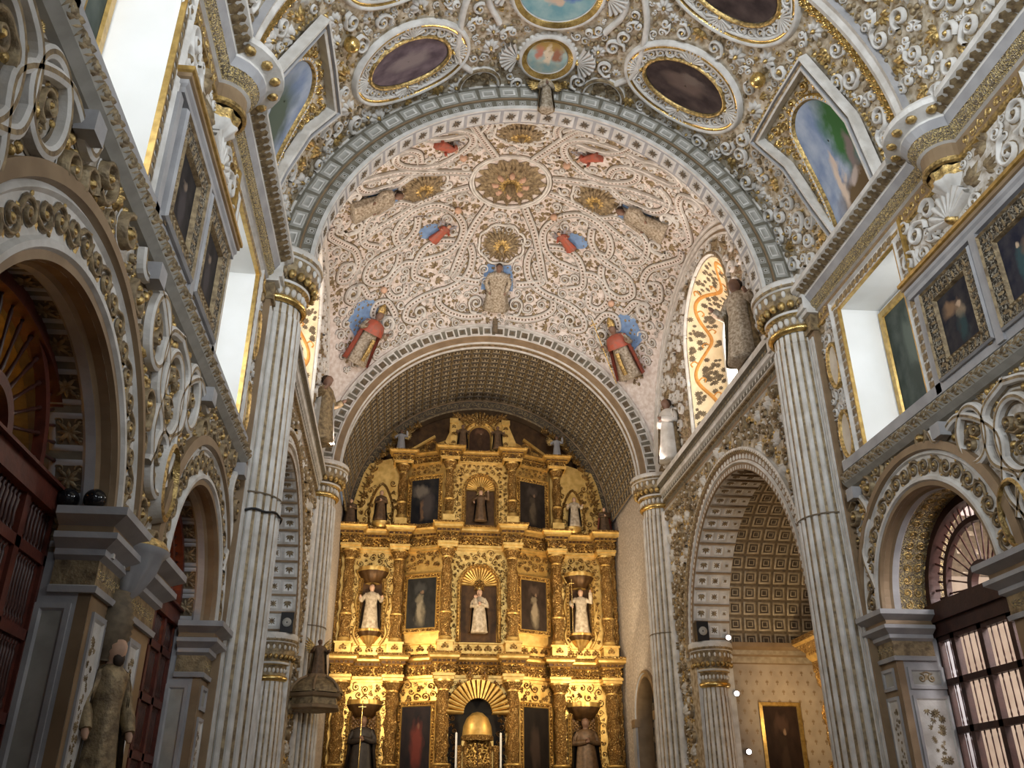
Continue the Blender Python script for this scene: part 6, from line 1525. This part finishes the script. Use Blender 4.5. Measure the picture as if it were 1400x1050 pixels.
for k, (y, lb) in enumerate(((8.80, 'left one of two glossy black glass globes on the left impost'), (8.80, 'right one of two glossy black glass globes on the left impost'))):
    m = MB(); m.sphere((-5.97 + .26 * k, y + .12, ZI[-1] + .11), .11, 18, 12, 0); tag(m.build('glass_globe', [surf('black_glass', (.01, .01, .012), None, .08) if 'black_glass' not in bpy.data.materials else bpy.data.materials['black_glass']]), lb, 'globe', 'globes on the left impost')

# painting on the transept wall
t = thing('framed_painting', 'dark oil in a thin gold frame on the fleur-patterned right transept wall', 'painting', (7.9, 25.2, 2.4)); S = S_front(25.20)
m = MB(); mould(m, S, rect(7.3, 8.5, 2.2, 4.72), [(0, 0), (0, .06), (.09, .07), (.11, .02)], [0, 0, 0], closed=True); m.build('frame', ['fgold'], t)
m = MB(); m.poly([tuple(S(u, v, .015)) for u, v in ((7.41, 2.31), (8.39, 2.31), (8.39, 4.61), (7.41, 4.61))]); m.build('canvas', [friar('oil_transept', (.05, .03, .02), (.018, .010, .007))], t)

# side altar of the right transept
t = thing('side_altar', 'gilded side altar with a twisted column, half hidden behind the right front column', 'altar', (9.3, 22.5, 0))
m = MB(); m.box(9.35, 9.9, 19.2, 24.5, 0, 8.0, 0); m.build('back_board', ['altar'], t)
for y in (23.95, 22.6, 21.0):
    m = MB(); m.lathe([(.30 * (1 + .15 * math.sin(z * 5)), z) for z in np.linspace(1.6, 5.45, 60)], (8.95, y, 0), 26, 0, rf=lambda A, z: 1 + .16 * np.sin(2 * A - z * 8) + .12 * np.sin(7 * A + z * 22) * math.sin(z * 25)); m.build('column', ['altarb'], t)
    m = MB(); m.lathe([(.18, z) for z in np.linspace(6.5, 8.0, 20)], (8.95, y, 0), 20, 0, rf=lambda A, z: 1 + .2 * np.sin(5 * A - z * 9)); m.lathe([(.2, 8.0), (.34, 8.12), (.36, 8.2), (.2, 8.24), (.28, 8.4), (.1, 8.62), (.02, 8.7)], (8.95, y, 0), 18, 0, rf=lambda A, z: 1 + .1 * np.cos(6 * A)); m.build('finial', ['altarb'], t)
m = MB(); sweep_h(m, [(9.4, 24.4), (8.75, 24.4), (8.75, 19.2), (9.4, 19.2)], [(0, 5.4), (.04, 5.45), (.04, 5.7), (.14, 5.85), (.14, 5.95), (.34, 6.15), (.40, 6.22), (.40, 6.36), (0, 6.5)], [0, 1, 0, 0, 1, 0, 1, 0], side=-1)
q = np.arange(19.4, 24.4, .14); stamp(m, lambda u, v, h: stk(8.62 - np.asarray(h), np.asarray(u, float), np.asarray(v, float)), 'bud', np.c_[q, np.full(len(q), 5.9)], .05, 0, (1, 1)); m.build('entablature', ['altar', 'altarb'], t)
m = MB(); m.box(8.6, 9.4, 19.2, 24.4, 0, 1.6, 0); m.build('base', ['altar'], t)

# spotlights
def spot(name, p, d, lab):
    t = thing(name, lab, 'spotlight', tuple(p), group='small lit spotlights of the right transept')
    p = np.array(p, float); d = np.array(d, float); d /= np.linalg.norm(d)
    m = MB(); m.tube([p - d * .16, p - d * .02, p], [.07, .085, .085], 12, 0, caps=False); m.tube([p - d * .17, p - d * .16], .07, 12, 0); hs_ = m.build('housing', ['black'], t)
    m = MB(); m.tube([p - d * .03, p - d * .02], .07, 12, 0); m.build('lens', ['lens'], hs_)
cam0 = np.array([-2.52, 0, 1.6])
for p, lb in (((6.45, 24.2, 8.62), 'lit spotlight high under the coffered right transept vault'), ((5.72, 24.72, 6.40), 'lit spotlight tucked beside the loudspeaker on the right capital'), ((6.55, 24.9, 6.42), 'lit spotlight at the far edge of the right broad capital'), ((6.66, 25.02, 4.92), 'lit spotlight on the fleur-patterned wall near its gold-framed oil'), ((6.82, 25.02, 3.42), 'lowest lit spotlight beside the dark transept painting')):
    spot('spotlight', p, (-.2, -1, -.25), lb)

# lit sign inside the right chapel
t = thing('display_board', 'white and blue lit board behind the wooden screen at the lower right', 'sign', (6.9, 12.6, 0))
m = MB(); m.obox((6.85, 12.45, 1.95), (.02, 0, 0), (0, .55, 0), (0, 0, .75), 0); m.obox((6.82, 12.45, 1.9), (.015, 0, 0), (0, .47, 0), (0, 0, .6), 1); m.box(6.82, 6.88, 12.4, 12.5, 0, 1.25, 0); m.build('panel', ['plaster', surf('pale_blue_print', (.45, .55, .85), (.35, .45, .8), .5)], t)

# ================================================================== LIGHT AND CAMERA
def area(name, loc, target, sx, sy, power, col, spread=PI):
    l = bpy.data.lights.new(name, 'AREA'); l.shape = 'RECTANGLE'; l.size = sx; l.size_y = sy; l.energy = power; l.color = col; l.spread = spread
    o = bpy.data.objects.new(name, l); COL.objects.link(o); o.location = loc
    o.rotation_euler = (Vector(target) - Vector(loc)).to_track_quat('-Z', 'Y').to_euler(); return o
DAY = (.90, .95, 1.0)
for s in (1, -1):
    for a, b in NICHE: area('niche_added_light', (s * 6.0, a + .12, 9.2), (s * 5.9, a + 5, 8.2), .6, 1.8, 17, DAY)  # added lamp by the made-up pane, to brighten the far jamb
    area('nave_window_light', (s * 5.2, 6.8, 9.2), (-s * 5, 9.5, 12.0), 2.0, 2.4, 150, DAY, 2.0)
    area('nave_window_light', (s * 5.2, 1.0, 9.2), (-s * 5, 6.0, 13.0), 2.0, 2.4, 120, DAY, 2.0)
    area('crossing_window_light', (s * 6.0, CY, 13.6), (-s * 3, CY, 14.0), 1.9, 3.0, 170, (1.0, .95, .86))
    area('vault_floodlight', (s * 4.5, 20.2, 11.9), (-s * 1.0, 19.5, 19), .5, .5, 200, (1.0, .75, .63))
    area('vault_floodlight', (s * 5.0, 25.0, 11.9), (-s * 1.0, 20, 19), .5, .5, 90, (1.0, .80, .70))
    area('altar_floodlight', (s * 4.0, 28.6, 7.0), (-s * 1.2, 32.2, 11.0), .4, .4, 150, (1.0, .78, .50))
    area('altar_floodlight', (s * 4.0, 28.0, 5.2), (-s * 1.2, 32.2, 8.8), .5, .5, 165, (1.0, .78, .50))
area('west_fill', (0, -3.5, 11.0), (0, 12, 15.0), 4, 4, 620, DAY, 1.7)  # added fill behind the camera; no opening is built there
area('right_chapel_daylight', (8.2, 9.5, 6.5), (11.5, 14.5, 3), 2, 2, 800, (1.0, .93, .92))
area('left_chapel_lamp', (-8.6, 10.5, 5.8), (-10.4, 10.8, 5.2), .6, 3, 800, (1.0, .66, .25))
area('transept_lamp', (7.2, 22.0, 5.6), (9.0, 23.5, 8), .4, .4, 24, (1.0, .72, .5)); area('transept_lamp', (7.0, 23.3, 3.2), (8.2, 25.2, 4.5), .3, .3, 10, (1.0, .75, .52))
area('side_altar_lamp', (7.4, 23.2, 4.2), (9.0, 23.9, 5.0), .3, .3, 60, (1.0, .72, .38))
area('left_transept_lamp', (-8, 21.0, 5.0), (-6.5, 24.5, 7), .5, .5, 25, DAY)

w = bpy.data.worlds.new('World'); SC.world = w; w.use_nodes = True
w.node_tree.nodes['Background'].inputs[0].default_value = (.80, .86, .95, 1); w.node_tree.nodes['Background'].inputs[1].default_value = .17

cam = bpy.data.cameras.new('Camera'); co = bpy.data.objects.new('Camera', cam); COL.objects.link(co)
yaw, pit, rol, foc = .1159, .4638, -.0028, 1213.14
f = Vector((math.sin(yaw) * math.cos(pit), math.cos(yaw) * math.cos(pit), math.sin(pit))); r = Vector((math.cos(yaw), -math.sin(yaw), 0)); u = r.cross(f)
r2 = r * math.cos(rol) + u * math.sin(rol); u2 = -r * math.sin(rol) + u * math.cos(rol); b_ = -f
co.matrix_world = Matrix(((r2.x, u2.x, b_.x, -2.5246), (r2.y, u2.y, b_.y, 0), (r2.z, u2.z, b_.z, 1.6), (0, 0, 0, 1)))
cam.sensor_fit = 'HORIZONTAL'; cam.sensor_width = 36; cam.lens = foc / 1400 * 36; cam.clip_start = .05; cam.clip_end = 200
SC.camera = co
SC.view_settings.view_transform = 'Standard'; SC.view_settings.look = 'None'; SC.view_settings.gamma = 1; SC.view_settings.use_curve_mapping = False
SC.view_settings.exposure = -0.1
SC.cycles.max_bounces = 6; SC.cycles.diffuse_bounces = 3; SC.cycles.glossy_bounces = 2; SC.cycles.sample_clamp_indirect = 6
